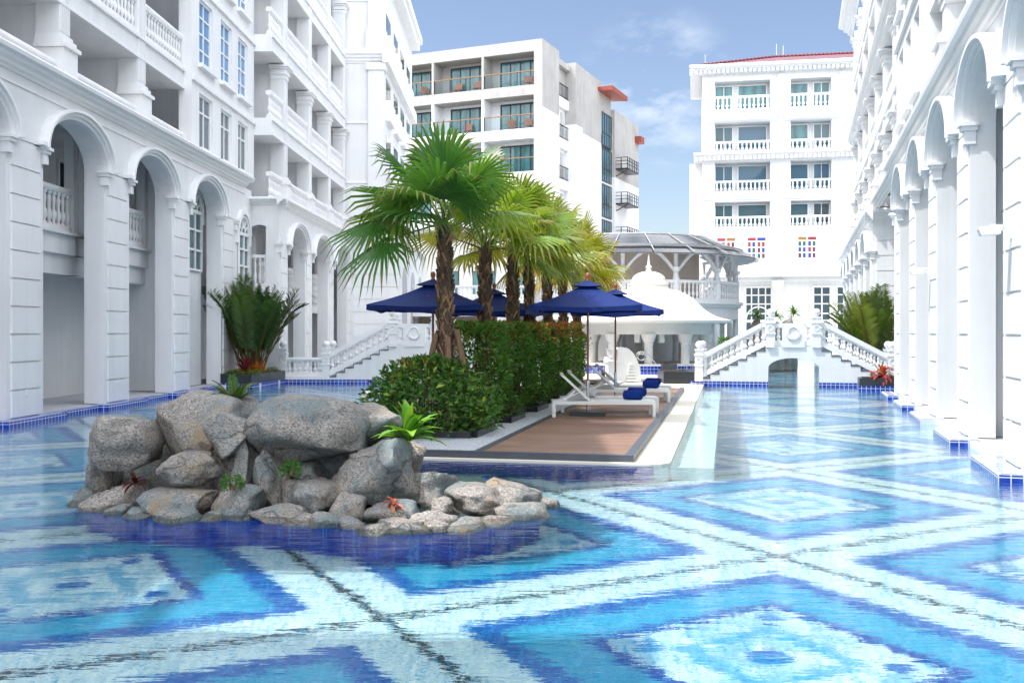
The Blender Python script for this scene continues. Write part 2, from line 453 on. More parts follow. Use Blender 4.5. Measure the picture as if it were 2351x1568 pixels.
# ------------------------------------------------------------------ camera, sun, sky
cam = bpy.data.cameras.new('camera'); co = bpy.data.objects.new('camera', cam); COL.objects.link(co)
co.location = (0, 0, H); co.rotation_euler = (R(90), 0, 0)
cam.sensor_width = 36; cam.lens = 35; cam.shift_y = -21 / 2351; cam.clip_end = 3000; cam.clip_start = .05
scene.camera = co
SUN = Vector((.52, .12, -1.0)).normalized()
sun = bpy.data.lights.new('sun', 'SUN'); sun.energy = 2.7; sun.angle = R(.5); sun.color = (1, .96, .90)
so = bpy.data.objects.new('sun', sun); COL.objects.link(so)
so.rotation_euler = SUN.to_track_quat('-Z', 'Y').to_euler(); so.location = (-20, -5, 40)
FILL_CLOUD = (19.5, 20.1, 21.3, 1)
w = bpy.data.worlds.new('World'); scene.world = w; w.use_nodes = True
nt = w.node_tree; nt.nodes.clear()
sky = nt.nodes.new('ShaderNodeTexSky'); sky.sky_type = 'NISHITA'; sky.sun_disc = False
sky.sun_elevation = math.asin(-SUN.z); sky.sun_rotation = math.atan2(-SUN.x, -SUN.y)
sky.air_density = 1.0; sky.dust_density = 1.2; sky.ozone_density = 3.0
bg = nt.nodes.new('ShaderNodeBackground'); bg.inputs[1].default_value = .10
# a few thin clouds low in the sky
tc = nt.nodes.new('ShaderNodeTexCoord')
mp = nt.nodes.new('ShaderNodeMapping'); mp.inputs['Scale'].default_value = (1, 1, 2.2)
nz = nt.nodes.new('ShaderNodeTexNoise'); nz.inputs['Scale'].default_value = 14; nz.inputs['Detail'].default_value = 7; nz.inputs['Roughness'].default_value = .58
rp = nt.nodes.new('ShaderNodeValToRGB'); rp.color_ramp.elements[0].position = .46; rp.color_ramp.elements[1].position = .85
big = nt.nodes.new('ShaderNodeVectorMath'); big.operation = 'DISTANCE'; big.inputs[1].default_value = (.14, .96, .235)
fall = nt.nodes.new('ShaderNodeMapRange'); fall.inputs[1].default_value = .085; fall.inputs[2].default_value = .015
mul = nt.nodes.new('ShaderNodeMath'); mul.operation = 'MULTIPLY'
mixc = nt.nodes.new('ShaderNodeMix'); mixc.data_type = 'RGBA'; mixc.inputs[7].default_value = (6.6, 6.7, 6.9, 1)
L = nt.links.new
L(tc.outputs['Generated'], mp.inputs[0]); L(mp.outputs[0], nz.inputs[0]); L(nz.outputs[0], rp.inputs[0])
L(tc.outputs['Generated'], big.inputs[0]); L(big.outputs['Value'], fall.inputs[0])
L(rp.outputs[0], mul.inputs[0]); L(fall.outputs[0], mul.inputs[1]); L(mul.outputs[0], mixc.inputs[0])
tint = nt.nodes.new('ShaderNodeMix'); tint.data_type = 'RGBA'; tint.blend_type = 'MULTIPLY'; tint.inputs[0].default_value = 1; tint.inputs[7].default_value = (1.0, .91, .87, 1)
# added bright clouds overhead and behind the camera, unseen, for fill light
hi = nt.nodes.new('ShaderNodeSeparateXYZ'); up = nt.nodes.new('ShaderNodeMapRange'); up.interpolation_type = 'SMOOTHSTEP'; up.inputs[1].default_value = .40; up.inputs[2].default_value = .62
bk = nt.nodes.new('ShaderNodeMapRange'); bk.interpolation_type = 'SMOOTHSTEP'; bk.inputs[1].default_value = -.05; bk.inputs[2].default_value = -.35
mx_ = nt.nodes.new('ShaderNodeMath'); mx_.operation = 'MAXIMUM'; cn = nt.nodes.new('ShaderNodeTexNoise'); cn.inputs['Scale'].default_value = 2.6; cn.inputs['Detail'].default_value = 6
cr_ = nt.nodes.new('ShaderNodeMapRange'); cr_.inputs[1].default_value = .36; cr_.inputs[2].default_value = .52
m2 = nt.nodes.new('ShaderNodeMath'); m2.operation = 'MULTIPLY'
fill_cum = nt.nodes.new('ShaderNodeMix'); fill_cum.data_type = 'RGBA'; fill_cum.inputs[7].default_value = FILL_CLOUD
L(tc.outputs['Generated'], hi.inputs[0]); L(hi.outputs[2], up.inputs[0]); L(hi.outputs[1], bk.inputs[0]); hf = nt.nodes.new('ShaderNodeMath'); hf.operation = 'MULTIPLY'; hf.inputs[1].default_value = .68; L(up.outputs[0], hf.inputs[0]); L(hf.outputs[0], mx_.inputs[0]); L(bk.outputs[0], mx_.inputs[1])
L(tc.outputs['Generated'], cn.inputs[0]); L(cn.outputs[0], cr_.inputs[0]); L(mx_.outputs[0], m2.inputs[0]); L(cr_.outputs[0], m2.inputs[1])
L(sky.outputs[0], tint.inputs[6]); L(tint.outputs[2], mixc.inputs[6]); L(mixc.outputs[2], fill_cum.inputs[6]); L(m2.outputs[0], fill_cum.inputs[0]); L(fill_cum.outputs[2], bg.inputs[0])
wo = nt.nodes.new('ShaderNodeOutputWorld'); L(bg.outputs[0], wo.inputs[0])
scene.view_settings.view_transform = 'Standard'; scene.view_settings.look = 'None'
scene.view_settings.exposure = 1.10; scene.view_settings.gamma = 1
scene.cycles.use_denoising = True; scene.cycles.max_bounces = 9; scene.cycles.diffuse_bounces = 5
scene.cycles.glossy_bounces = 4; scene.cycles.transparent_max_bounces = 16; scene.cycles.caustics_reflective = False; scene.cycles.caustics_refractive = True
scene.cycles.sample_clamp_indirect = 6

# ------------------------------------------------------------------ ground, pool
m = MB(); m.box(-700, 700, -700, 900, -3, -1.6); struct(m.build('ground', M['ground']))
m = MB(); m.box(-13, 34, -4, 62, -1.5, -1.2); struct(m.build('pool_basin', M['pool']))
m = MB(); m.add([(-13, -4, 0), (34, -4, 0), (34, 62, 0), (-13, 62, 0)], [(0, 1, 2, 3)]); struct(m.build('water', M['water'], recalc=False))
m = MB(); m.box(-40, 60, -60, -4, -1.55, .1); struct(m.build('pavement', M['paving']))
m = MB(); m.box(-6.4, 6.3, 33.9, 120, -1.55, .12); struct(m.build('terrace', M['paving']))
m = MB(); m.box(6.3, 60, 62, 140, -1.55, .12); struct(m.build('forecourt', M['paving']))

# ------------------------------------------------------------------ shared pieces
def rnd_prof(h):
    return [(.88, 0), (.88, .06), (.55, .075), (.45, .12), (.72, .17), (1.0, .25), (1.0, .33), (.72, .42), (.46, .50), (.60, .54), (.46, .58),
            (.62, .66), (.72, .73), (.62, .81), (.45, .87), (.80, .91), (.88, .93), (.88, 1)]
def baluster(m, x, y, z0, z1, r, seg=8):
    m.lathe(x, y, [(r * a, z0 + (z1 - z0) * b) for a, b in rnd_prof(1)], seg, rot=math.pi / seg)
_bal = {}
def balustrade_mesh(length, h, rail=.13, base=.12, depth=.16, pitch=.2, r=.07, seg=8):
    k = (round(length, 2), round(h, 2), rail, base, pitch, r)
    if k not in _bal:
        m = MB()
        m.box(0, length, -depth / 2, depth / 2, 0, base)
        m.prism_s([(-depth * .42, h - rail), (depth * .42, h - rail), (depth * .62, h - rail * .6), (depth * .62, h - rail * .25), (depth * .5, h), (-depth * .5, h), (-depth * .62, h - rail * .25), (-depth * .62, h - rail * .6)], 0, length)
        n = max(1, int(round((length) / pitch)))
        for i in range(n):
            baluster(m, (i + .5) * length / n, 0, base, h - rail, r, seg)
        _bal[k] = m.mesh('balustrade', M['white_trim'], 40)
    return _bal[k]
def balustrade(root, sy, s0, s1, d, z, h, **kw):
    return inst('balustrade', balustrade_mesh(s1 - s0, h, **kw), root, (s0, d * sy, z))
CORN = [(0, 0), (.04, 0), (.06, .06), (.12, .08), (.14, .16), (.22, .20), (.24, .28), (.34, .31), (.36, .40), (.30, .47), (0, .47)]
def cornice(m, s0, s1, d, z, h=.47, p=1.0):
    m.prism_s([(d + a * p, z + b * h / .47) for a, b in CORN], s0, s1)
def window(root, sy, s0, s1, z0, z1, d, nx, ny, pane='pane', bar=.05, frame='frame_white', name='window', edge=.07, deep=.06):
    m = MB(sy)
    m.box(s0, s1, d, d + deep, z0, z0 + edge); m.box(s0, s1, d, d + deep, z1 - edge, z1)
    m.box(s0, s0 + edge, d, d + deep, z0 + edge, z1 - edge); m.box(s1 - edge, s1, d, d + deep, z0 + edge, z1 - edge)
    for i in range(1, nx):
        x = s0 + (s1 - s0) * i / nx; m.box(x - bar / 2, x + bar / 2, d, d + deep * .8, z0 + edge, z1 - edge)
    ys = ny if isinstance(ny, (list, tuple)) else [i / ny for i in range(1, ny)]
    for q in ys:
        z = z0 + (z1 - z0) * q; m.box(s0 + edge, s1 - edge, d + .003, d + deep * .75, z - bar / 2, z + bar / 2)
    f = m.build(name, M[frame], root)
    g = MB(sy); g.box(s0 + edge * .5, s1 - edge * .5, d - .03, d + .012, z0 + edge * .5, z1 - edge * .5)
    g.build('pane', M[pane], f)
    return f
def arched_window(root, sy, c, wd, z0, zs, d, pane='pane'):
    """tall window with a fan light"""
    a = wd / 2; m = MB(sy)
    m.arch_band(c - a, c + a, zs, a * 1.05, (-.07, .0), d, d + .07)
    m.arch_band(c - a, c + a, zs, a * 1.05, (.05, .20), d - .02, d + .10)          # hood
    m.arch_band(c - a * .32, c + a * .32, zs, a * .34, (0, .05), d, d + .05)
    m.box(c - .08, c + .08, d, d + .15, zs + a * 1.05 + .02, zs + a * 1.05 + .30)
    for k in range(1, 6):
        t = math.pi * k / 6
        m.beam((c + a * .33 * math.cos(t), d + .03, zs + a * .35 * math.sin(t)), (c + a * .96 * math.cos(t), d + .03, zs + a * 1.0 * math.sin(t)), .045, .045)
    m.box(c - a, c + a, d, d + .07, zs - .07, zs + .03)
    for x in (c - a, c + a - .07, c - .03): m.box(x, x + (.07 if x != c - .03 else .06), d, d + .065, z0, zs - .07)
    n = 3
    for k in range(n):
        z = z0 + (zs - z0) * k / n; m.box(c - a + .07, c + a - .07, d + .002, d + .06, z, z + .06)
    m.box(c - a - .2, c - a - .05, d - .02, d + .08, zs - .35, zs); m.box(c + a + .05, c + a + .2, d - .02, d + .08, zs - .35, zs)
    f = m.build('arched_window', M['frame_white'], root)
    g = MB(sy); pr = [(c - a, z0), (c + a, z0)] + [(c + a * math.cos(math.pi * i / 16), zs + a * 1.05 * math.sin(math.pi * i / 16)) for i in range(17)]
    g.prism_d(pr, d - .05, d + .01); g.build('pane', M[pane], f)
    return f

def pier(root, sy, s0, s1, dp, dface, zs, z0=.1, margin=(.16, .16), bh=.52, socket=False):
    """rusticated pier: core, proud blocks with open grooves, little capitals"""
    m = MB(sy)
    m.box(s0, s1, dface - dp, dface, z0, zs + .02)
    z = z0 + .02
    while z < zs + .35:
        m.box(s0 + margin[0], s1 - margin[1], dface, dface + .035, z, min(z + bh - .035, zs + .38)); z += bh
    o = m.build('pier', M['white'], root)
    for a, b in ((s0 - .07, s0 + .13), (s1 - .13, s1 + .07)):
        c = MB(sy)
        c.box(a + .03, b - .03, dface - .08, dface + .09, zs - .30, zs - .10)
        c.box(a, b, dface - .10, dface + .13, zs - .10, zs - .03)
        c.box(a - .03, b + .03, dface - .12, dface + .17, zs - .03, zs + .03)
        c.build('capital', M['white_trim'], o)
    if socket:
        k = MB(sy); k.box((s0 + s1) / 2 - .05, (s0 + s1) / 2 + .05, dface + .02, dface + .045, .50, .62)
        k.build('wall_socket', M['lamp_white'], o)
    return o

def arcade(root, sy, near, wd, dp, dface, zs, rise, ztop, z0=.1, balcony=True, infill=(), balz=(3.45, 3.95, 4.95), bd=-1.3, back=-3.0, door=True, sock=(), skip_last_open=True):
    """row of piers whose near corners are given, arches between them"""
    wall = MB(sy); trim = MB(sy)
    for i, s0 in enumerate(near):
        pier(root, sy, s0, s0 + wd, dp, dface, zs, z0, socket=i in sock)
        if i == len(near) - 1: break
        a, b = s0 + wd, near[i + 1]
        wall.spandrel(a, b, zs, rise, ztop, dface - dp, dface)
        wall.box(s0, a, dface - dp, dface, zs + .02, ztop)
        h = MB(sy)
        h.arch_band(a, b, zs, rise, (.0, .07), dface + .001, dface + .10)
        h.arch_band(a, b, zs, rise, (.07, .14), dface + .001, dface + .16)
        h.arch_band(a, b, zs, rise, (.14, .20), dface + .001, dface + .22)
        for q, dr in ((a, -1), (b, 1)):      # short horizontal return of the hood
            x0, x1 = (q - .36, q - .15) if dr < 0 else (q + .15, q + .36)
            h.box(x0, x1, dface + .001, dface + .19, zs + .03, zs + .11)
        h.build('arch_moulding', M['white_trim'], root, 40)
        # courses carried on to the wall between the arches
        if i in infill: continue
        if balcony:
            m = MB(sy)
            m.box(a - .9, b + .9, back, bd + .12, balz[0], balz[1] - .06)
            m.box(a - .9, b + .9, back, bd + .22, balz[1] - .06, balz[1])
            m.box(a - .9, b + .9, bd - .25, bd + .02, balz[0] - .45, balz[0])
            m.build('balcony_slab', M['white'], root)
            cx = (a + b) / 2
            for x in (a - .55, cx, b + .55):
                p = MB(sy); p.box(x - .11, x + .11, bd - .12, bd + .10, balz[1], zs + rise + .3)
                p.build('balcony_post', M['white'], root)
            for x0, x1 in ((a - .44, cx - .11), (cx + .11, b + .44)):
                balustrade(root, sy, x0, x1, bd, balz[1], balz[2] - balz[1], pitch=.21, r=.075)
        if door:
            window(root, sy, (a + b) / 2 + 3.9, (a + b) / 2 + 5.3, balz[1] + .02, balz[1] + 2.1, back, 2, 1, 'door_dark', frame='frame_white', name='balcony_door')
    s0 = near[-1]; wall.box(s0, s0 + wd, dface - dp, dface, zs + .02, ztop)
    return wall

def column(root, sy, s, d, z0, z1, wd=.46, dp=.5, caps=()):
    m = MB(sy)
    m.box(s - wd / 2, s + wd / 2, d - dp, d, z0, z1)
    for k in range(5):                                   # fluting ribs on the shaft
        x = s - wd / 2 + wd * (k + .5) / 5
        m.box(x - wd * .06, x + wd * .06, d, d + .02, z0 + 1.15, z1)
    o = m.build('column', M['white'], root)
    b = MB(sy)
    b.box(s - wd * .68, s + wd * .68, d - dp, d + .14, z0, z0 + .78)
    b.box(s - wd * .78, s + wd * .78, d - dp, d + .20, z0 + .78, z0 + .86)
    b.box(s - wd * .66, s + wd * .66, d - dp, d + .12, z0 + .86, z0 + .98)
    b.box(s - wd * .58, s + wd * .58, d - dp, d + .06, z0 + .98, z0 + 1.08)
    b.build('column_base', M['white_trim'], o)
    for zc in caps:
        c = MB(sy)
        for k, (q, hh) in enumerate(((.56, .16), (.66, .08), (.62, .10), (.76, .07), (.90, .07))):
            zz = zc - .48 + sum((.16, .08, .10, .07, .07)[:k])
            c.box(s - wd * q, s + wd * q, d - dp - .004, d + (q - .5) * wd + .02, zz, zz + hh)
        c.build('capital', M['white_trim'], o)
    return o

def upper(root, sy, s0, s1, cols, d, FL, ztop, depth=1.6, slab=.6, capz=(), caps_step=None, first_h=None, rail=.95, bay_door=True, mat='white', pitch=.2):
    """storeys of recessed balconies between columns. FL: floor heights"""
    wall = MB(sy)
    wall.box(s0, s1, d - depth - .3, d - depth, FL[0] - .4, ztop)
    for k, z in enumerate(FL):
        if k:
            wall.box(s0, s1, d - depth, d - .02, z - slab, z)
            t = MB(sy); t.box(s0, s1, d - .02, d + .05, z - .10, z - .02); t.box(s0, s1, d - .02, d + .03, z - slab, z - slab + .09)
            t.build('string_course', M['white_trim'], root)
    for c in cols:
        column(root, sy, c, d, FL[0], ztop, caps=capz)
        wall.box(c - .1, c + .1, d - depth, d - .5, FL[0], ztop)
    ends = [s0] + list(cols) + [s1]
    for i in range(len(ends) - 1):
        a = ends[i] + (.24 if i else 0); b = ends[i + 1] - (.24 if i < len(ends) - 2 else 0)
        if b - a < .5: continue
        for k, z in enumerate(FL):
            h = first_h if (k == 0 and first_h) else rail
            balustrade(root, sy, a, b, d - .12, z, h, pitch=pitch, r=.068, rail=.16)
            if bay_door:
                zt = (FL[k + 1] - slab if k + 1 < len(FL) else ztop) - .25
                window(root, sy, b - 1.15, b - .25, z + .02, min(z + 2.0, zt), d - depth, 1, 1, 'pane_dark', name='balcony_door')
    wall.build('wall', M[mat], root)

# ------------------------------------------------------------------ left hotel wing
LW = thing('hotel_wing', 'tall white arcaded hotel wing in the shade along the left edge of the pool', 'hotel', (-9.657, 0, 0), R(88.722))
S = -1
nearL = [1.5, 5.7, 9.85, 14.02, 18.2, 22.36, 26.53, 30.7]
wl = arcade(LW, S, nearL, 1.38, .45, 0, 5.29, .84, 6.52, bd=-1.0, back=-2.3, infill=(6,), sock=(3, 4, 5, 6))
wl.box(32.08, 34.0, -.45, 0, .1, 6.52)
wl.box(27.2, 27.35, -2.3, -.45, .1, 6.5); wl.box(27.9, 30.72, -.95, -.62, .1, 6.5)                   # wall closing the third arch
wl.box(-4, 33.9, -3.4, -2.3, -.4, 6.6); wl.box(-4, 33.9, -3.0, -.45, 6.35, 6.5)

wl.build('wall', M['white'], LW)
arched_window(LW, S, 30.0, 1.25, 3.55, 5.35, -.61)
arched_window(LW, S, 32.95, 1.15, 3.3, 4.95, .005)
window(LW, S, 32.4, 33.5, 1.6, 2.75, .005, 2, 1, 'pane_teal')
c = MB(S); cornice(c, -4, 33.2, 0, 6.52, .36, 1.0); c.prism_s([(0, 6.30), (.03, 6.30), (.03, 6.34), (0, 6.34)], -4, 33.2)
c.build('cornice', M['white_trim'], LW)
f = MB(S); f.box(-4, 33.9, -3.0, -.02, -1.3, .085); f.build('arcade_floor', M['mid_grey'], LW)
for s in nearL:
    tb = MB(S); tb.box(s - .45, s + 1.75, -.1, .30, -1.3, .10); tb.build('tiled_base', M['tile_blue'], LW)
tb = MB(S); tb.box(-4, 33.9, -.14, .10, -1.3, .094); tb.build('tiled_base', M['tile_blue'], LW)
# upper storeys of the near part
upper(LW, S, -4, 28.3, [.3, 4.45, 8.6, 12.75, 16.95, 21.1, 25.25], -.30, [6.88, 9.2, 12.05], 14.6, first_h=.5)
# bay of windows
wh = [(28.95, 30.15), (30.95, 32.05), (32.75, 33.85)]
wz = [(7.06, 8.66), (9.5, 11.42), (12.35, 14.25), (15.2, 17.1)]
wb = MB(S); wb.holes(28.3, 34.6, 6.88, 21.5, -.45, -.08, [(a, b, z0, z1) for a, b in wh for z0, z1 in wz]); wb.build('wall', M['white'], LW)
for j, (z0, z1) in enumerate(wz):
    for a, b in wh:
        window(LW, S, a, b, z0, z1, -.2, 2, [.68] if j == 0 else 4, ('pane_dark', 'pane_skyref', 'pane_skyref', 'pane_skyref')[j], edge=.06, bar=.05)
    k = MB(S)
    for a, b in wh: k.box(a - .14, b + .14, -.08, .06, z0 - .12, z0)
    k.box(28.3, 34.6, -.08, .0, z1 + .22, z1 + .42)
    k.build('window_sill', M['white_trim'], LW)
# second, projecting part
near2 = [34.0, 37.85, 42.05, 46.25]
w2 = arcade(LW, S, near2, 1.2, .45, .95, 4.72, .78, 6.02, balz=(3.0, 3.3, 4.25), bd=-.1, back=-1.9, door=False)
w2.box(47.4, 48.2, .5, .95, .1, 6.02); w2.box(34, 48, -2.2, -1.9, -.4, 6.0); w2.box(34.45, 48, -1.9, .5, 5.85, 6.0)
w2.build('wall', M['white'], LW)
rw = MB(S)                                                  # end of the projection, with its own small arch (faces the camera)
rw.box(33.98, 34.35, -.45, -.18, .1, 6.02); rw.box(33.98, 34.35, .72, .949, .1, 6.02); rw.box(33.98, 34.35, -.18, .72, .1, 3.35)
n = 12; lo = [(.27 - .45 * math.cos(math.pi * i / n), 4.95 + .42 * math.sin(math.pi * i / n)) for i in range(n + 1)]
for i in range(n):
    (da, za), (db, zb) = lo[i], lo[i + 1]
    rw.hexa([(33.98, da, za), (34.35, da, za), (34.35, db, zb), (33.98, db, zb), (33.98, da, 6.02), (34.35, da, 6.02), (34.35, db, 6.02), (33.98, db, 6.02)])
rw.build('wall', M['white'], LW)
br = MB(S); br.box(34.10, 34.25, -.18, .72, 4.25, 4.36)
for i in range(5): baluster(br, 34.17, -.08 + .17 * i, 3.35, 4.25, .06)
br.build('balustrade', M['white_trim'], LW, 40)
c2 = MB(S); cornice(c2, 33.65, 48, .95, 6.02, .27, .8)
c2.prism_d([(34.0 - a * .8, 6.02 + b * .27 / .47) for a, b in CORN], -.4, .95 + .29); c2.build('cornice', M['white_trim'], LW)
f2 = MB(S); f2.box(34.0, 48, -1.9, 1.2, -1.3, .09); f2.build('arcade_floor', M['mid_grey'], LW)
upper(LW, S, 34.6, 48.1, [36.5, 40.5, 44.3, 47.75], .55, [6.29, 9.15, 12.05, 15.0], 18.0, capz=(11.4, 17.4), pitch=.19, first_h=1.0)
# what rises out of the frame: roof blocks that shade the court
rb = MB(S)
for a, b, z0, z1, d in ((-4, 4.3, 14.6, 19.7, -.4), (4.3, 6.4, 13.9, 14.0, -1.5), (6.4, 9.6, 14.6, 17.2, -.4), (9.6, 28.3, 14.6, 21.5, -.4), (34.6, 48, 18.0, 21.5, .5)):
    rb.box(a, b, -12, d, z0, z1)
rb.box(-4, 34, -12, -3.45, 0, 14.6); rb.box(34, 48, -12, -2.25, 0, 18.0); rb.box(28.3, 34.6, -12, -3.4, 14.6, 21.4)
rb.build('roof_block', M['white'], LW)

# ------------------------------------------------------------------ corner tower at the end of the left wing
TW = thing('corner_tower', 'plain white hotel tower with thin string courses closing the end of the left wing', 'tower', (0, 48.2, 0), 0)
t = MB(); t.box(-14, -6.25, 0, 14, 6.2, 19.6); t.box(-14, -5.45, -.25, 14, -.5, 6.2)
t.build('wall', M['white'], TW)
z = .3; g = MB()
while z < 5.9:
    g.box(-8.6, -5.45, -.285, -.25, z, z + .56); z += .6
g.build('rusticated_blocks', M['white'], TW)
q = MB()
for zz, hh, pp in ((8.9, .12, .06), (11.8, .12, .06), (17.7, .12, .06)): q.box(-8.7, -6.9, -pp, 0, zz, zz + hh)
for prof in [(a * .9, 14.7 + b * 1.3) for a, b in CORN],:
    q.add([(-9, -d, zz) for d, zz in prof] + [(-6.25, -d, zz) for d, zz in prof], [tuple(range(len(prof))), tuple(range(len(prof), 2 * len(prof)))] + [(i, (i + 1) % len(prof), len(prof) + (i + 1) % len(prof), len(prof) + i) for i in range(len(prof))])
q.box(-9, -5.2, -.5, 0, 6.2, 6.55); q.box(-5.45, -5.2, 0, 14, 6.2, 6.55); q.box(-6.25, -5.95, -.3, 14, 14.7, 15.3)
q.box(-9, -5.6, -.65, 14, 19.6, 20.0); q.box(-9, -5.75, -.45, 14, 19.25, 19.6)
q.build('cornice', M['white_trim'], TW)
for zz, zt in ((6.55, 14.7), (15.3, 19.25)):
    p = MB(); p.box(-6.95, -6.2, -.14, .5, zz, zt); p.box(-7.05, -6.1, -.22, .5, zz, zz + 1.0); p.box(-7.05, -6.1, -.22, .5, zt - .35, zt); p.build('corner_pilaster', M['white'], TW)
for k in range(4):
    for zz in (6.6, 9.4, 12.2, 15.4):
        p = MB(); p.box(-6.26, -6.02, 1.0 + 3.2 * k, 3.2 + 3.2 * k, zz - .05, zz + .95); p.build('balcony_front', M['white_trim'], TW)
        window(TW, 1, 0, .01, 0, .01, 0, 1, 1) if False else None
        p = MB(); p.box(-6.3, -6.235, 1.2 + 3.2 * k, 3.0 + 3.2 * k, zz + .95, zz + 2.1); p.build('window_opening', M['pane_dark'], TW)
for k in range(3):                                           # arcade on the tower's court side
    p = MB(); a0 = 1.2 + 4.2 * k
    p.prism_s([(a0, .1), (a0 + 2.2, .1), (a0 + 2.2, 4.2)] + [(a0 + 1.1 + 1.1 * math.cos(math.pi * i / 10), 4.2 + .8 * math.sin(math.pi * i / 10)) for i in range(11)], -5.5, -5.435)
    p.build('arch_recess', M['mid_grey'], TW)

# ------------------------------------------------------------------ right hotel wing
RW = thing('hotel_wing', 'sunlit white arcaded hotel wing towering over the right edge of the pool', 'hotel', (2.52 * .961, -2.52 * .276, 0), R(73.98))
nearR = [-1.9, 1.75, 5.4, 9.05, 12.72, 16.5, 20.2, 23.75, 27.3]
wr = arcade(RW, 1, nearR, 1.2, .36, 0, 4.86, .74, 5.88, balz=(2.9, 3.2, 4.1), bd=-1.2, back=-2.8, door=False, sock=(4, 5, 6, 7))
wr.box(-6, 28.5, -3.2, -2.8, -.4, 6.2); wr.box(-6, 28.5, -2.8, -.36, 5.75, 5.86); wr.box(28.5, 28.9, -3.2, 0, -.4, 6.2)
for s in nearR: wr.box(s + .5, s + .75, -2.8, -.36, 0, 5.8)
wr.build('wall', M['white'], RW)
c = MB(); cornice(c, -6, 29.2, 0, 5.86, .46, .75); c.build('cornice', M['white_trim'], RW)
f = MB(); f.box(-6, 28.5, -2.8, -.02, -1.3, .085); f.build('arcade_floor', M['mid_grey'], RW)
for s in nearR:
    tb = MB(); tb.box(s - .35, s + 1.5, -.1, .34, -1.3, .085); o = tb.build('tiled_base', M['tile_blue'], RW)
    tb = MB(); tb.box(s - .33, s + 1.48, -.1, .32, .085, .10); tb.build('base_coping', M['tile_top'], o)
tb = MB(); tb.box(-6, 28.5, -.3, .06, -1.3, .08); tb.build('plinth', M['white'], RW)
upper(RW, 1, -6, 22.4, [-5.3, -1.7, 1.95, 5.6, 9.25, 12.9, 16.6, 20.3], -.15, [6.3, 8.95, 11.75, 14.55], 17.3, first_h=.9, capz=(8.3,))
wh = [(22.9, 24.0), (24.6, 25.7), (26.3, 27.4)]; wz = [(6.95, 8.75), (9.75, 11.55), (12.5, 14.3), (15.3, 17.0)]
wb = MB(); wb.holes(22.4, 28.0, 6.3, 17.3, -.4, .02, [(a, b, z0, z1) for a, b in wh for z0, z1 in wz]); wb.build('wall', M['white'], RW)
for z0, z1 in wz:
    for a, b in wh: window(RW, 1, a, b, z0, z1, -.13, 2, 4, 'pane_dark', edge=.06, bar=.05)
    k = MB()
    for a, b in wh: k.box(a - .12, b + .12, .02, .14, z0 - .12, z0)
    k.box(22.4, 28.0, .02, .1, z1 + .25, z1 + .45); k.build('window_sill', M['white_trim'], RW)
upper(RW, 1, 28.0, 54.0, [28.3, 31.9, 35.5, 39.1, 42.7, 46.3, 49.9, 53.6], -.25, [6.3, 8.95, 11.75, 14.55], 17.0, first_h=.9, capz=(8.3, 11.1, 16.6))
tp = MB(); cornice(tp, -6, 54.6, -.2, 17.0, .7, 1.9); cornice(tp, 28.9, 54.3, -.3, 11.2, .4, 1.1); cornice(tp, 28.0, 54.2, -.2, 6.0, .3, .8); tp.build('cornice', M['white_trim'], RW)
rb = MB(); rb.box(-6, 54, -12, -3.25, -.4, 17.2); rb.box(28.9, 54, -3.25, -2.1, -.4, 6.3); rb.build('roof_block', M['white'], RW)

# lower arcade beyond, same line
RA = thing('arcade_building', 'low white arcade with a row of small arches behind the bridge on the right', 'arcade', (2.52 * .961, -2.52 * .276, 0), R(73.98))
near3 = [37.0 + 3.65 * k for k in range(7)]
wa = arcade(RA, 1, near3, 1.15, .36, 0, 4.55, .72, 5.6, balcony=False, door=False)
wa.box(37.0, 37.4, -2.4, -.37, .1, 5.6); wa.box(37.4, 60.5, -2.4, -2.1, -.4, 5.6); wa.box(37.4, 60.5, -2.1, -.36, 5.45, 5.58)
wa.build('wall', M['white'], RA)
g = MB(); z = .15
while z < 5.2:
    g.box(36.965, 37.0, -1.9, -.12, z, z + .49); z += .53
g.build('rusticated_blocks', M['white'], RA)
c = MB(); cornice(c, 36.7, 60.5, 0, 5.6, .42, .8); c.prism_d([(37.0 - a * .8, 5.6 + b * .42 / .47) for a, b in CORN], -2.4, .27); c.build('cornice', M['white_trim'], RA)
f = MB(); f.box(37.0, 60.4, -2.1, .2, -1.3, .09); f.build('arcade_floor', M['mid_grey'], RA)
# ------------------------------------------------------------------ arched foot bridges
def newel(root, x, y, z0, z1, sy=1):
    m = MB(); m.box(x - .13, x + .13, y - .13, y + .13, z0, z1 - .18)
    m.box(x - .155, x + .155, y - .155, y + .155, z1 - .52, z1 - .47)
    m.box(x - .155, x + .155, y - .155, y + .155, z1 - .18, z1 - .12); m.box(x - .115, x + .115, y - .115, y + .115, z1 - .12, z1 - .02)
    m.box(x - .14, x + .14, y - .14, y + .14, z1 - .02, z1 + .03)
    o = m.build('newel', M['white_trim'], root)
    b = MB(); b.lathe(x, y, [(.06, z1 + .03), (.045, z1 + .06)], 12); b.ball((x, y, z1 + .165), .122, 18, 12); b.build('newel_ball', M['white_trim'], o, 50)
    f = MB()
    for k in range(8):                                        # octagonal raised ring on the front
        a = math.pi * (k + .5) / 4; b_ = math.pi * (k + 1.5) / 4
        f.beam((x + .085 * math.cos(a), y - .14, z1 - .33 + .085 * math.sin(a)), (x + .085 * math.cos(b_), y - .14, z1 - .33 + .085 * math.sin(b_)), .03, .03)
    f.build('newel_rosette', M['white_trim'], o)
    return o
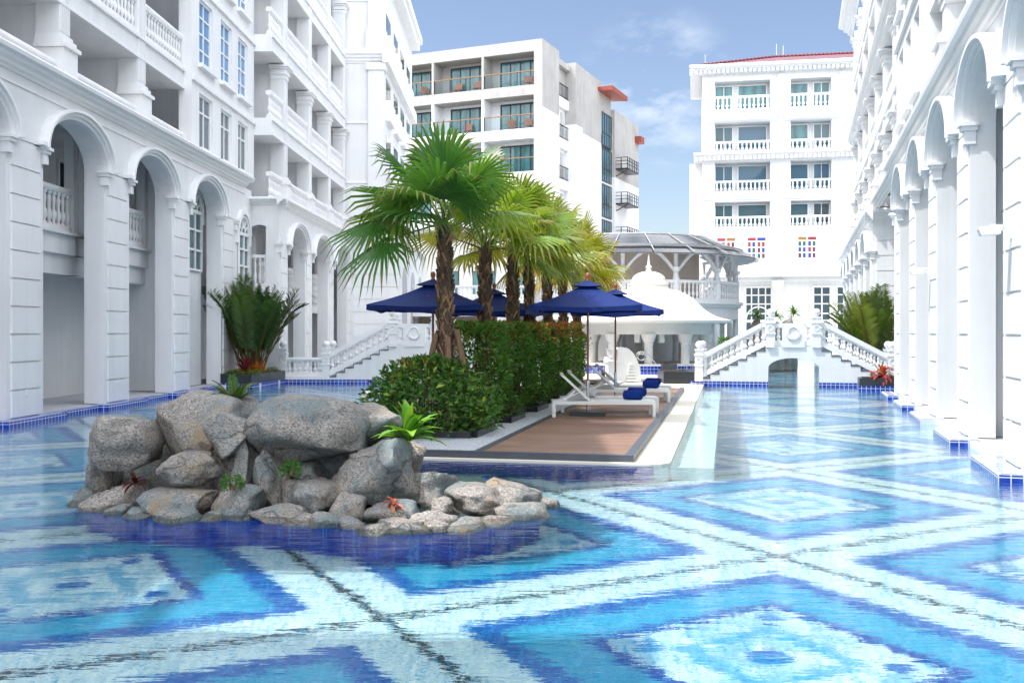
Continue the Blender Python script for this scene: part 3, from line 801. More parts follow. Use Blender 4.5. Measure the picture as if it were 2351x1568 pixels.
def bridge(label, loc, rz):
    rt = thing('footbridge', label, 'bridge', loc, rz, 'arched foot bridges over the pool')
    Wd = 1.5; n = 7; run = .288; rise = .148; xl = .86
    m = MB(); a = .77
    def low(x): return 0.02 if abs(x) >= a else .56 + .33 * math.sqrt(max(0, 1 - (x / a) ** 2)) ** 1.0
    xs = sorted({xl + run * k for k in range(n + 1)} | {-xl - run * k for k in range(n + 1)} | {-a, a} | {a * math.sin(math.pi / 2 * k / 9) for k in range(-9, 10)})
    def top(x):
        ax = abs(x)
        if ax <= xl: return 1.24
        return 1.24 - rise * (int((ax - xl) / run) + 1)
    for i in range(len(xs) - 1):
        x0, x1 = xs[i], xs[i + 1]
        if x1 - x0 < 1e-5: continue
        t = top((x0 + x1) / 2)
        inside = abs((x0 + x1) / 2) < a
        b0 = (.56 if abs(abs(x0) - a) < 1e-6 else low(x0)) if inside else .13
        b1 = (.56 if abs(abs(x1) - a) < 1e-6 else low(x1)) if inside else .13
        m.hexa([(x0, 0, b0), (x1, 0, b1), (x1, Wd, b1), (x0, Wd, b0), (x0, 0, t), (x1, 0, t), (x1, Wd, t), (x0, Wd, t)])
    m.build('bridge_body', M['white'], rt)
    for sgn in (-1, 1):
        b = MB(); x0, x1 = sorted((sgn * (a + .003), sgn * (xl + run * n + .35)))
        b.box(x0, x1, -.006, Wd + .006, -1.3, .13); b.build('tiled_base', M['tile_blue'], rt)
        for k in range(n):
            t = MB(); x0, x1 = sorted((sgn * (xl + run * k - .012), sgn * (xl + run * (k + 1) + .006)))
            z = 1.24 - rise * (k + 1)
            t.box(x0, x1, -.014, Wd + .014, z, z + .022)
            xa, xb = sorted((sgn * (xl + run * k - .010), sgn * (xl + run * k + .014)))
            t.box(xa, xb, -.014, Wd + .014, z + .022, z + rise - .002)
            t.build('stair_tread', M['dark_stone'], rt)
    for y in (.06, Wd - .06):
        for sgn in (-1, 1):
            newel(rt, sgn * .70, y, 1.22, 2.16); newel(rt, sgn * 2.93, y, .13, 1.13)
            m = MB()
            xa, xb = .83, 2.82; za, zb = 1.93, .93
            m.beam((sgn * xa, y, za), (sgn * (xa + .16), y, za), .15, .14)
            m.beam((sgn * (xa + .14), y, za - .0), (sgn * xb, y, zb), .15, .14)
            m.beam((sgn * (xa + .14), y, za - .09), (sgn * xb, y, zb - .09), .10, .06)
            m.beam((sgn * xa, y, za - .58), (sgn * xb, y, zb - .62), .13, .13)
            m.beam((sgn * xa, y, za - .50), (sgn * xb, y, zb - .54), .09, .06)
            for k in range(10):
                f = (k + .5) / 10; x = xa + (xb - xa) * f; zt = za + (zb - za) * max(0, (f * 1.99 - .14) / 1.85) - .10; z0 = za - .48 + (zb - za - .03) * f
                m.lathe(sgn * x, y, [(.066 * p, z0 + (zt - z0) * q) for p, q in rnd_prof(1)], 8, rot=math.pi / 8)
            m.build('stair_balustrade', M['white_trim'], rt, 40)
        m = MB(); m.box(-.57, .57, y - .07, y + .07, 1.86, 1.98); m.box(-.57, .57, y - .06, y + .06, 1.28, 1.42); m.box(-.57, .57, y - .04, y + .04, 1.24, 1.28)
        for x in (-.46, .46): baluster(m, x, y, 1.42, 1.86, .065)
        m.build('landing_balustrade', M['white_trim'], rt, 40)
        p = MB(); p.box(-.345, .345, y - .095, y + .095, 1.22, 1.985); pan = p.build('landing_panel', M['white_trim'], rt)
        if y < .5:
            g = MB(); pts = [(.155 * math.cos(2 * math.pi * k / 24), y - .105, 1.69 + .175 * math.sin(2 * math.pi * k / 24)) for k in range(25)]
            g.tube(pts, .022, 6)
            rnd = random.Random(3)
            for k in range(26):
                t = math.pi * (1 + k / 25); r = .20 if k % 2 else .165
                g.ball((r * math.cos(t) * 1.05, y - .11, 1.66 + r * .95 * math.sin(t)), .020 + .012 * math.sin(math.pi * k / 25), 6, 4)
            g.build('wreath', M['white_trim'], pan, 60)
    return rt
bridge('white arched bridge in the sun reaching from the pavilion to the right hotel wing', (8.86, 31.35, 0), R(-15.5))
bridge('white arched bridge in the shade on the left, half hidden by the hedge', (-3.27, 33.2, 0), R(.6))
bw = thing('balustrade_wall', 'short white balustrade between the big black planter and the shaded bridge steps', 'balustrade', (-7.65, 33.25, 0))
m = MB(); m.box(-.15, 1.45, -.1, .35, .13, .24); m.build('coping', M['white_trim'], bw); m = MB(); m.box(-.15, 1.4, -.104, 1, -1.3, .13); m.build('tiled_base', M['tile_blue'], bw)
inst('balustrade', balustrade_mesh(1.2, .62, rail=.14, pitch=.17, r=.066), bw, (.13, .05, .24))
newel(bw, 0, .05, .13, 1.13)

# ------------------------------------------------------------------ deck island (axis turned 12.1 degrees)
UD = (.21, .978)
DI = R(-12.12)
def isl(n, s): return (n * .978 + s * .21, -n * .21 + s * .978)
def islbox(m, n0, n1, s0, s1, z0, z1): m.box(n0, n1, s0, s1, z0, z1)
SF = 12.87
m = MB(); pr = [(-8.3, SF - .12), (-.95, SF - .12), (-.80, SF - .06), (-.72, SF + .05), (-.70, SF + .2), (-.70, 33.5), (-8.3, 33.5)]
m.add([(a, b, -1.3) for a, b in pr] + [(a, b, .025) for a, b in pr], [tuple(range(7)), tuple(range(7, 14))] + [(i, (i + 1) % 7, 7 + (i + 1) % 7, 7 + i) for i in range(7)])
o = m.build('pool_ledge', M['ledge']); o.rotation_euler = (0, 0, DI); struct(o)
m = MB(); m.box(-8.34, -.9, SF - .175, SF - .125, -1.3, -.03); o = m.build('pool_wall', M['tile_shaded']); o.rotation_euler = (0, 0, DI); struct(o)
m = MB(); m.box(-.695, -.15, SF + .1, 29.6, -1.3, -.22); o = m.build('pool_step', M['ledge']); o.rotation_euler = (0, 0, DI); struct(o)
for n0, n1, nm in ((-3.31, -1.16, 'deck'), (-7.9, -5.75, 'deck')):
    m = MB(); m.box(n0 + .12, n1 - .12, SF + .12, 28.9, .02, .106); o = m.build('deck', M['deck']); o.rotation_euler = (0, 0, DI); struct(o)
    m = MB(); m.box(n0, n1, SF, SF + .12, .02, .112); m.box(n0, n0 + .12, SF + .12, 29.02, .02, .112); m.box(n1 - .12, n1, SF + .12, 29.02, .02, .112)
    o = m.build('deck_kerb', M['dark_stone']); o.rotation_euler = (0, 0, DI); struct(o)
m = MB(); m.box(-5.75, -3.31, SF, SF + .12, .02, .112); o = m.build('deck_kerb', M['dark_stone']); o.rotation_euler = (0, 0, DI); struct(o)
m = MB(); m.box(-5.75, -3.31, SF + .12, 33, .02, .09); o = m.build('mosaic_path', M['mosaic']); o.rotation_euler = (0, 0, DI); struct(o)
# long planter with a stepped edge
pl = thing('planter', 'long low black stone planter with stepped sides under the row of palms', 'planter', (0, 0, 0), DI)
k = 0; s = SF + 1.9
m = MB(); so_ = MB()
while s < 32:
    a = (-3.72, -3.95)[k % 2]; b = (-5.30, -5.07)[k % 2]; ln = 1.25
    m.box(a - .10, a, s, s + ln, .09, .19); m.box(b, b + .10, s, s + ln, .09, .19)
    m.box(-3.95, -3.72, s + (0 if k % 2 == 0 else -.10), s + (.10 if k % 2 == 0 else 0), .09, .188)
    so_.box(b + .1, a - .1, s, s + ln, .06, .15); s += ln; k += 1
m.box(-5.2, -3.8, SF + 1.8, SF + 1.9, .09, .19)
m.build('planter_rim', M['black_stone'], pl); so_.build('soil', M['soil'], pl)

# ------------------------------------------------------------------ loungers, towels
def make_lounger(label):
    rt = thing('sun_lounger', label, 'sun lounger', group='white sun loungers on the decks')
    wt = M['lamp_white']; Wd = .58
    fr = MB(); fr.box(-.97, .97, 0, .045, .235, .30); fr.box(-.97, .97, Wd - .045, Wd, .235, .30); fr.box(-.97, -.925, .045, Wd - .045, .235, .298); fr.box(.925, .97, .045, Wd - .045, .235, .298)
    fr.build('frame', wt, rt)
    for x in (-.97, .91):
        for y in (0, Wd - .06):
            l = MB(); l.box(x, x + .06, y, y + .06, 0, .235); l.build('leg', wt, rt)
    st = MB(); st.box(-.28, .925, .047, Wd - .047, .292, .308); st.build('seat', wt, rt)
    bk = MB(); p = Vector((-.27, 0, .31)); q = Vector((-.80, 0, .80))
    for y in (.05, Wd - .05): bk.beam((p.x, y, p.z), (q.x, y, q.z), .04, .045)
    bk.beam((q.x + .01, .03, q.z), (q.x + .01, Wd - .03, q.z), .05, .045)
    for i in range(12):
        f0 = .04 + i * .078; c = p.lerp(q, f0 + .035); d = (q - p).normalized() * .028
        bk.hexa([(c.x - d.x, .07, c.z - d.z), (c.x + d.x, .07, c.z + d.z), (c.x + d.x, Wd - .07, c.z + d.z), (c.x - d.x, Wd - .07, c.z - d.z)] + [(x + .008, y, z + .009) for x, y, z in ((c.x - d.x, .07, c.z - d.z), (c.x + d.x, .07, c.z + d.z), (c.x + d.x, Wd - .07, c.z + d.z), (c.x - d.x, Wd - .07, c.z - d.z))])
    bk.build('backrest', wt, rt)
    for y in (.08, Wd - .08):
        s_ = MB(); s_.beam((-.52, y, .52), (-.78, y, .27), .022, .03); s_.build('strut', wt, rt)
        s_ = MB(); s_.beam((-.44, y + .0, .46), (-.90, y, .28), .018, .022); s_.build('strut', wt, rt)
    return rt
lsp = [(1.73, 18.68, 'white lounger with raised back nearest the camera on the right deck'),
       (1.94, 19.72, 'white lounger just behind the front one, sharing the front blue umbrella'),
       (2.62, 22.6, 'third white lounger from the front, between the two right-hand umbrella poles'),
       (2.86, 23.95, 'farthest white lounger on the right deck, in front of the white urn')]
def towel(label, loc, rz):
    rt = thing('rolled_towel', label, 'towel', loc, rz, 'rolled blue towels on the loungers')
    m = MB(); r = .09; n = 40
    m.lathe(0, 0, [(.01, -.17), (r * .8, -.175), (r * .95, -.16), (r, -.13), (r, .13), (r * .95, .16), (r * .8, .175), (.01, .17)], 22)
    m.v = [(z, y, x + r) for x, y, z in m.v]
    m.build('towel_roll', M['towel_blue'], rt, 60)
    s = MB(); pts = [(.177, (.012 + .078 * i / n) * math.cos(i * .55), r + (.012 + .078 * i / n) * math.sin(i * .55)) for i in range(n)]
    s.tube(pts, .006, 5)
    s.tube([(-.16 + .32 * i / 6, .055, 2 * r - .018) for i in range(7)], .008, 5)
    s.build('towel_spiral', M['towel_blue'], rt, 60)
L0 = make_lounger(lsp[0][2]); L0.location = (lsp[0][0], lsp[0][1], .108)
for x, y, lb in lsp[1:]: dup(L0, (x, y, .108), 0, lb)
dup(L0, (-2.25, 21.9, .108), R(180), 'lounger whose white end shows on the left deck, left of the loose shrub')
tl = ['rolled blue towel on the front lounger', 'rolled blue towel on the second lounger, half behind the front towel',
      'rolled blue towel on the third lounger from the front', 'rolled blue towel on the farthest lounger']
for (x, y, _), lb in zip(lsp, tl): towel(lb, (x + .57, y + .30, .108 + .308), R(-24 - 3 * y % 7))

# ------------------------------------------------------------------ umbrellas
def umbrella(label, loc, rz):
    rt = thing('pool_umbrella', label, 'umbrella', loc, rz, 'blue pool umbrellas')
    b = MB(); b.box(-.34, .34, -.34, .34, 0, .075); b.build('base_plate', M['black_stone'], rt)
    p = MB(); p.lathe(0, 0, [(.03, .075), (.03, .62)], 12); p.lathe(0, 0, [(.036, .60), (.036, .66)], 12); p.build('lower_pole', M['steel'], rt, 50)
    p = MB(); p.lathe(0, 0, [(.022, .62), (.022, 2.5)], 12); p.lathe(0, 0, [(.024, 2.02), (.05, 2.05), (.055, 2.10), (.035, 2.14), (.03, 2.2)], 12); p.build('pole', M['wood_pole'], rt, 50)
    p = MB(); p.lathe(0, 0, [(.035, 2.56), (.05, 2.59), (.03, 2.62), (.045, 2.66), (.05, 2.70), (.03, 2.74), (.004, 2.75)], 12); p.build('finial', M['wood_pole'], rt, 60)
    hw = 1.04; zt = 2.56; zr = 2.10; N = 10
    c = MB(); hub = .06
    cor = [(-hw, -hw), (hw, -hw), (hw, hw), (-hw, hw)]
    for k in range(4):
        (ax, ay), (bx, by) = cor[k], cor[(k + 1) % 4]
        vs = []; fs = []
        for i in range(N + 1):
            t = i / N
            for j in range(N + 1):
                q = j / N; ex = ax + (bx - ax) * q; ey = ay + (by - ay) * q
                sag = math.sin(math.pi * q)
                x = ex * t * (1 - .035 * sag * t); y = ey * t * (1 - .035 * sag * t)
                z = zt - (zt - zr) * (t ** .93) - .035 * math.sin(math.pi * t) * (1 + .3 * sag) - .045 * sag * t * t
                vs.append((x, y, z))
        for i in range(N):
            for j in range(N):
                fs.append((i * (N + 1) + j, i * (N + 1) + j + 1, (i + 1) * (N + 1) + j + 1, (i + 1) * (N + 1) + j))
        c.add(vs, fs)
        vs = []; fs = []                                      # drop edge
        for j in range(N + 1):
            x, y, z = c.v[-(N + 1) + j]; vs += [(x, y, z), (x * 1.004, y * 1.004, z - .09 - .012 * math.cos(j * 1.3))]
        for j in range(N): fs.append((2 * j, 2 * j + 2, 2 * j + 3, 2 * j + 1))
        c.add(vs, fs)
    cn = c.build('canopy', M['canopy_blue'], rt, 30, recalc=False)
    v = MB()
    for k in range(4):
        (ax, ay), (bx, by) = cor[k], cor[(k + 1) % 4]
        v.add([(0, 0, zt + .05), (ax * .27, ay * .27, zt - .075), ((ax + bx) * .125, (ay + by) * .125, zt - .085), (bx * .27, by * .27, zt - .075)], [(0, 1, 2), (0, 2, 3)])
    v.build('vent_cap', M['canopy_blue'], cn, recalc=False)
    for k in range(8):
        a = cor[k // 2] if k % 2 == 0 else ((cor[k // 2][0] + cor[(k // 2 + 1) % 4][0]) / 2, (cor[k // 2][1] + cor[(k // 2 + 1) % 4][1]) / 2)
        r_ = MB(); r_.beam((a[0] * .03, a[1] * .03, zt - .11), (a[0] * .96, a[1] * .96, zr - .085), .018, .026)
        r_.beam((a[0] * .04, a[1] * .04, 2.08), (a[0] * .5, a[1] * .5, (zt + zr) / 2 - .06), .015, .02)
        r_.build('rib', M['wood_pole'], rt)
    return rt
umbrella('front blue umbrella on the right deck, palm shadows across its canopy', (1.47, 19.3, .106), R(-7))
umbrella('blue umbrella behind the front one, over the two far loungers', (2.42, 23.3, .106), R(-4))
umbrella('blue umbrella in the shade left of the nearest palm trunk', (-1.50, 18.9, .106), R(-5))
umbrella('shaded blue umbrella seen between the second and fourth palm trunks', (-.42, 23.3, .106), R(-16))

# ------------------------------------------------------------------ wall lights, rail, urn
def floodlight(label, loc, rz, sc=1):
    rt = thing('wall_floodlight', label, 'floodlight', loc, rz)
    b = MB(); b.box(-.012, .0, -.03, .03, -.12, .09); b.build('wall_bracket', M['lamp_white'], rt)
    a = MB(); a.beam((0, 0, .04), (-.24, 0, .045), .035, .03); a.beam((0, 0, -.05), (-.13, 0, .03), .012, .05); a.build('arm', M['lamp_white'], rt)
    h = MB(); h.hexa([(-.34, -.10, -.075), (-.13, -.10, -.065), (-.13, .10, -.065), (-.34, .10, -.075), (-.37, -.08, .0), (-.12, -.10, .028), (-.12, .10, .028), (-.37, .08, .0)])
    for k in range(6): h.box(-.35 + .035 * k, -.34 + .035 * k, -.09, .09, .0, .035)
    h.build('lamp_head', M['lamp_white'], rt); rt.scale = (sc, sc, sc)
def rwp(s, c): return (.276 * s + .961 * c, .961 * s - .276 * c)
x, y = rwp(13.25, 2.48); floodlight('white floodlight on an arm on the nearest pier of the right hotel wing', (x, y, 2.95), R(-16))
x, y = rwp(20.9, 2.48); floodlight('slim white floodlight on the third pier of the right hotel wing', (x, y, 2.90), R(-16), 1.0)
# ------------------------------------------------------------------ plants
def jit(c, a, rnd):
    k = 1 + rnd.uniform(-a, a); return tuple(max(.003, x * k * (1 + rnd.uniform(-a, a) * .3)) for x in c)
def fan_leaf(m, base, d, pet, rad, rnd, col, dry=.25, fold=.2, seg=29, half=125, droop=.35):
    """palmate leaf: stalk, then narrow pleated blades round a fan"""
    base = Vector(base); d = Vector(d).normalized(); up = Vector((0, 0, 1))
    pts = []; p = base.copy(); dd = d.copy()
    for i in range(6):
        pts.append(p.copy()); dd = (dd + Vector((0, 0, -.035 * pet))).normalized(); p = p + dd * pet / 5
    n0 = len(m.v); m.tube(pts, [.022, .018, .015, .013, .012, .010], 5); m.c += [(.16, .20, .05)] * (len(m.v) - n0)
    c = pts[-1]; a = (dd + Vector((0, 0, -.25))).normalized()
    side = a.cross(up)
    if side.length < .1: side = Vector((1, 0, 0))
    side.normalize(); nrm = side.cross(a).normalized()
    tw = rnd.uniform(-.5, .5); side, nrm = side * math.cos(tw) + nrm * math.sin(tw), nrm * math.cos(tw) - side * math.sin(tw)
    dth = 2 * half / seg
    for k in range(seg):
        th = R(-half + dth * (k + .5)); w_ = R(dth) * .52
        f = abs(th) / R(half)
        ln = rad * (1.0 - .30 * f * f) * rnd.uniform(.93, 1.06)
        def pos(t, ang, lift):
            v = a * math.cos(ang) + side * math.sin(ang)
            q = c + v * (t * ln) + nrm * (lift + .10 * ln * t * (1 - f) - fold * ln * t * abs(math.sin(ang)))
            dr = droop * ln * (max(0, t - .45) ** 2) * (1 + 1.2 * f)
            return q + Vector((0, 0, -dr))
        spl = .44
        vs = [c, pos(spl, th - w_, 0), pos(spl, th, .018), pos(spl, th + w_, 0)]
        wl = rnd.uniform(-.3, .3) * w_
        vs += [pos(.78, th - w_ * .42 + wl, -.0), pos(.78, th + wl, .010), pos(.78, th + w_ * .42 + wl, 0)]
        tip = pos(1.0, th + wl * 2, 0); tip.z -= rnd.uniform(0, .10) * ln * droop * 2 + (rnd.uniform(.08, .22) * ln if rnd.random() < .22 * droop * 2 else 0)
        vs.append(tip)
        b = jit(col, .16, rnd); tc_ = (.30, .20, .07) if rnd.random() < dry else (b[0] * 1.5, b[1] * 1.12, b[2])
        n0 = len(m.v)
        m.add([tuple(v) for v in vs], [(0, 1, 2), (0, 2, 3), (1, 4, 5, 2), (2, 5, 6, 3), (4, 7, 5), (5, 7, 6)])
        m.c += [b, b, b, b, tuple((x + y) / 2 for x, y in zip(b, tc_)), b, tuple((x + y) / 2 for x, y in zip(b, tc_)), tc_]
def fan_palm(label, x, y, h, rad, seed, col, n=17, dry=.2, extra=(), lean=(0, 0), logs=False):
    rnd = random.Random(seed)
    rt = thing('fan_palm', label, 'palm tree', (x, y, .12), 0, 'fan palms in a row on the island')
    t = MB(); pts = []; rr = []
    for i in range(12):
        f = i / 11; pts.append((lean[0] * f * f, lean[1] * f * f, h * f)); rr.append(.145 - .055 * f + (.05 * (1 - f * 6) if f < .16 else 0))
    n0 = 0; t.tube(pts, rr, 12); t.c += [(.060, .045, .034)] * len(t.v)
    z = .35; k = 0
    while z < h - .15:                                          # cut leaf bases criss-crossing up the stem
        f = z / h; r = .145 - .055 * f; cx, cy = lean[0] * f * f, lean[1] * f * f
        for q in range(4):
            an = q * math.pi / 2 + k * .62 + rnd.uniform(-.2, .2); an2 = an + rnd.choice((-.55, .55))
            p0 = Vector((cx + r * .92 * math.cos(an), cy + r * .92 * math.sin(an), z)); p1 = Vector((cx + (r + .035) * math.cos(an2), cy + (r + .035) * math.sin(an2), z + rnd.uniform(.12, .22)))
            n0 = len(t.v); t.beam(p0, p1, rnd.uniform(.035, .06), .018); t.c += [jit(rnd.choice(((.15, .10, .062), (.09, .065, .045), (.055, .042, .035), (.20, .135, .08))), .25, rnd)] * (len(t.v) - n0)
        for q in range(7):                                      # loose fibre wrapped round it
            an = rnd.uniform(0, 6.28); dz = rnd.uniform(-.05, .07); pp = []
            for i in range(4): pp.append((cx + (r + .012 + .02 * rnd.random()) * math.cos(an + .28 * i), cy + (r + .012 + .02 * rnd.random()) * math.sin(an + .28 * i), z + dz * i * .6))
            n0 = len(t.v); t.tube(pp, .006, 3); t.c += [jit((.085, .066, .05), .35, rnd)] * (len(t.v) - n0)
        z += .085; k += 1
    tr = t.build('trunk', M['bark'], rt, recalc=False)
    if logs:
        for an, ln in ((3.5, 1.55), (-.25, 1.62), (4.9, 1.5)):
            s = MB(); s.tube([(.52 * math.cos(an), .52 * math.sin(an), 0), (.17 * math.cos(an), .17 * math.sin(an), ln)], [.06, .05], 9); s.c += [(.12, .08, .055)] * len(s.v); s.build('support_pole', M['bark'], rt, 60)
    m = MB(); top = Vector((lean[0], lean[1], h))
    for i in range(n):
        az = i * 2.39996 + rnd.uniform(-.25, .25); f = i / (n - 1)
        el = R(86 - 76 * f ** 1.2 + rnd.uniform(-8, 8))
        d = (math.cos(az) * math.cos(el), math.sin(az) * math.cos(el), math.sin(el))
        cc = col[0] if f < .6 else col[1]
        fan_leaf(m, top + Vector((0, 0, .12 * (1 - f) - .1)), d, rad * rnd.uniform(.62, .85), rad * rnd.uniform(.62, .78), rnd, jit(cc, .2, rnd), dry + .25 * f, droop=.25 + .45 * f)
    for az, el, pet, rd in extra:
        az = R(az); el = R(el); fan_leaf(m, top, (math.cos(az) * math.cos(el), math.sin(az) * math.cos(el), math.sin(el)), pet, rd, rnd, jit(col[0], .15, rnd), dry, droop=.5)
    m.build('crown', M['palm_leaf'], rt, recalc=False)
    return rt
G1 = ((.075, .21, .045), (.13, .24, .05)); G2 = ((.18, .29, .04), (.28, .30, .05)); G3 = ((.28, .33, .04), (.38, .31, .07))  # front palm's shade and the rear palms' backlit yellow put into leaf colours
pc = [4.45 / c for c in (.2746, .2374, .2093, .1912, .1734, .1584, .146)]
pk = [-.0660, -.0280, .0007, .0192, .0374, .0528, .0655]
names = ['nearest and darkest fan palm, leaning poles round its foot', 'second fan palm from the front, between the two shaded umbrellas', 'third fan palm from the front in the island row',
         'fourth fan palm from the front, its trunk left of the front umbrella', 'fifth fan palm from the front, its trunk above the red hedge tips', 'sixth fan palm from the front, its trunk behind the front umbrella', 'last fan palm of the row, farthest from the camera']
hs = [3.35, 3.2, 3.45, 3.25, 3.5, 3.2, 3.45]
for i in range(7):
    Y = pc[i]; X = pk[i] * Y
    ex = [(172, 8, 1.15, .95), (196, -14, 1.05, .95), (186, 32, .75, 1.05), (262, 50, .55, 1.12), (300, 40, .55, .95), (230, 15, .6, .9), (95, 76, .62, 1.02), (20, 62, .6, .95)] if i == 0 else [(-20, 15, .9, .95), (20, -5, .85, .9), (80, 74, .6, .95), (-60, 40, .7, .9)]
    fan_palm(names[i], X, Y, hs[i], (1.24, 1.12, 1.2, 1.12, 1.24, 1.2, 1.3)[i], 11 + i, (G1, G2, G2, G2, G3, G3, G3)[i], 15 if i else 10, (.12, .25, .3, .3, .35, .4, .4)[i], ex, (random.uniform(-.1, .1), random.uniform(-.1, .1)), i == 0)

def leaf_cloud(m, pts, size, rnd, cols, flat=.3):
    """one folded leaf per point: (pos, outward normal, colour index)"""
    for p, nrm, ci in pts:
        d = Vector((rnd.gauss(0, 1), rnd.gauss(0, 1), rnd.gauss(0, .8))) * .9 + nrm * .9 + Vector((0, 0, .35)); d.normalize()
        sd = d.cross(Vector((rnd.gauss(0, 1), rnd.gauss(0, 1), rnd.gauss(0, 1)))).normalized(); up = sd.cross(d)
        l = size * rnd.uniform(.65, 1.3); w_ = l * .19
        c = jit(cols[ci], .3, rnd)
        m.add([tuple(p), tuple(p + d * l * .5 + sd * w_ + up * w_ * .4), tuple(p + d * l - Vector((0, 0, l * .12))), tuple(p + d * l * .5 - sd * w_ + up * w_ * .4)], [(0, 1, 2), (0, 2, 3)], c)
def shrub(label, x, y, z, a, b, h, n, size, cols, seed, kind='shrub', boxy=4.0, loose=.10, red=.0, group=None, rz=0, stems=5, cat='shrub', foot=.0, dome=0):
    rnd = random.Random(seed); rt = thing(kind, label, cat, (x, y, z), rz, group); m = MB(); pts = []
    lumps = [(rnd.uniform(0, 6.28), rnd.uniform(.05, .95), rnd.uniform(.05, .16)) for _ in range(16)]
    for i in range(n):
        zz = rnd.random() ** .85; th = rnd.uniform(0, 2 * math.pi)
        ct, st_ = math.cos(th), math.sin(th)
        r = (abs(ct) ** boxy + abs(st_) ** boxy) ** (-1 / boxy)
        prof = (1 - max(0, (zz - .72) / .28) ** 2.6 * .75) * (foot + (1 - foot) * min(1, .72 + zz * 1.1))
        if dome: prof = math.sqrt(max(0, 1 - zz ** 2.2)) * (.75 + .25 * min(1, zz * 3))
        for la, lz, lh in lumps:
            dd = (math.cos(th - la) - .8) * 5; prof += lh * max(0, dd) * max(0, 1 - abs(zz - lz) * 5)
        q = 1 - abs(rnd.gauss(0, .15)) if rnd.random() > loose else rnd.uniform(.95, 1.22 + .22 * dome)
        if not dome and rnd.random() < .18: zz2 = 1 + rnd.uniform(-.05, .03); q = math.sqrt(rnd.random()) * .9
        else: zz2 = zz
        p = Vector((a * r * ct * prof * q, b * r * st_ * prof * q, h * zz2 + rnd.gauss(0, .015)))
        nr = Vector((ct, st_, .25 + (1.2 if zz > .85 else 0))).normalized()
        ci = 0 if rnd.random() < .55 else 1
        if rnd.random() < .10: ci = 2
        if red and rnd.random() < red * max(0, (zz2 - .72) / .28): ci = 3
        pts.append((p, nr, ci))
    leaf_cloud(m, pts, size, rnd, cols)
    m.build('foliage', M['leaf'], rt, recalc=False)
    s = MB()
    for k in range(stems):
        an = rnd.uniform(0, 6.28); q = rnd.uniform(.1, .6)
        s.tube([(a * .3 * q * math.cos(an), b * .3 * q * math.sin(an), 0), (a * q * math.cos(an), b * q * math.sin(an), h * .5), (a * q * 1.2 * math.cos(an + .3), b * q * 1.2 * math.sin(an + .3), h * .9)], [.02, .014, .006], 5)
    s.c += [(.08, .055, .035)] * len(s.v); s.build('stem', M['bark'], rt, recalc=False)
    return rt
SC = ((.055, .17, .022), (.10, .25, .03), (.20, .34, .05), (.46, .15, .04))
SC1 = ((.045, .13, .024), (.085, .20, .035), (.24, .34, .05), (.42, .15, .05))
hg = 'clipped shrubs of the island hedge'
def hp(n, s): return isl(n, s)
X, Y = hp(-4.62, 15.35); shrub('loose dark shrub with yellow-green tips round the foot of the nearest palm', X, Y, .14, .80, .95, 1.12, 5600, .125, SC1, 31, loose=.42, red=.10, rz=DI, boxy=2.0, dome=1.0)
hl = ['dense clipped shrub right behind the loose front shrub', 'clipped green shrub below the third palm trunk', 'clipped shrub with a few red tips below the fourth palm trunk', 'clipped shrub with orange-red top below the fifth palm trunk', 'last clipped shrub of the hedge, beside the front umbrella pole']
for i, s in enumerate((17.7, 20.0, 22.3, 24.7, 27.3)):
    X, Y = hp(-4.42, s); shrub(hl[i], X, Y, .14, .55, 1.0, 1.66 + .02 * i, 5600, .10, SC, 41 + i, red=(.08, .18, .45, .7, .65)[i], group=hg, rz=DI, loose=.09, boxy=2.3)
gl = ['small bright green ground shrub on the front step of the black planter', 'low leafy ground shrub on the second step of the planter', 'low ground shrub with tiny white flowers on the third planter step', 'low ground shrub on the fourth planter step', 'low ground shrub near the far lounger at the end of the planter']
SG = ((.035, .10, .012), (.06, .15, .018), (.11, .20, .03), (.7, .7, .65))
for i, s in enumerate((15.5, 17.9, 20.4, 22.9, 25.6)):
    X, Y = hp(-3.93, s); shrub(gl[i], X, Y, .15, .26, .50, .34, 900, .05, SG, 61 + i, kind='ground_shrub', boxy=2.2, loose=.15, red=.05 if i == 2 else 0, rz=DI, stems=3, foot=.3)

def blade(m, p, d, ln, wd, col, droop, n=5, rnd=random, up=None, curl=0.0):
    """strap leaf"""
    p = Vector(p); d = Vector(d).normalized(); sd = d.cross(Vector((0, 0, 1)))
    if sd.length < .05: sd = Vector((rnd.uniform(-1, 1), rnd.uniform(-1, 1), 0))
    sd.normalize(); vs = []; q = p.copy()
    for i in range(n + 1):
        t = i / n; w_ = wd * (math.sin(math.pi * min(.97, .12 + t * .85)) ** .8)
        up_ = sd.cross(d)
        vs += [tuple(q - sd * w_ + up_ * w_ * .35), tuple(q), tuple(q + sd * w_ + up_ * w_ * .35)]
        d = (d + Vector((0, 0, -droop / n * (1 + t)))).normalized(); q = q + d * ln / n
    fs = []
    for i in range(n): fs += [(3 * i, 3 * i + 1, 3 * i + 4, 3 * i + 3), (3 * i + 1, 3 * i + 2, 3 * i + 5, 3 * i + 4)]
    m.add(vs, fs, col)
def rosette(name, label, cat, loc, n, ln, wd, cols, seed, el=(25, 80), droop=.8, parent_mat='leaf'):
    rnd = random.Random(seed); rt = thing(name, label, cat, loc); m = MB()
    for i in range(n):
        az = i * 2.4 + rnd.uniform(-.3, .3); e = R(rnd.uniform(*el))
        blade(m, (0, 0, 0), (math.cos(az) * math.cos(e), math.sin(az) * math.cos(e), math.sin(e)), ln * rnd.uniform(.7, 1.1), wd * rnd.uniform(.8, 1.15), jit(rnd.choice(cols), .2, rnd), droop * rnd.uniform(.6, 1.3), rnd=rnd)
    m.build('leaves', M[parent_mat], rt, 80, recalc=False); return rt
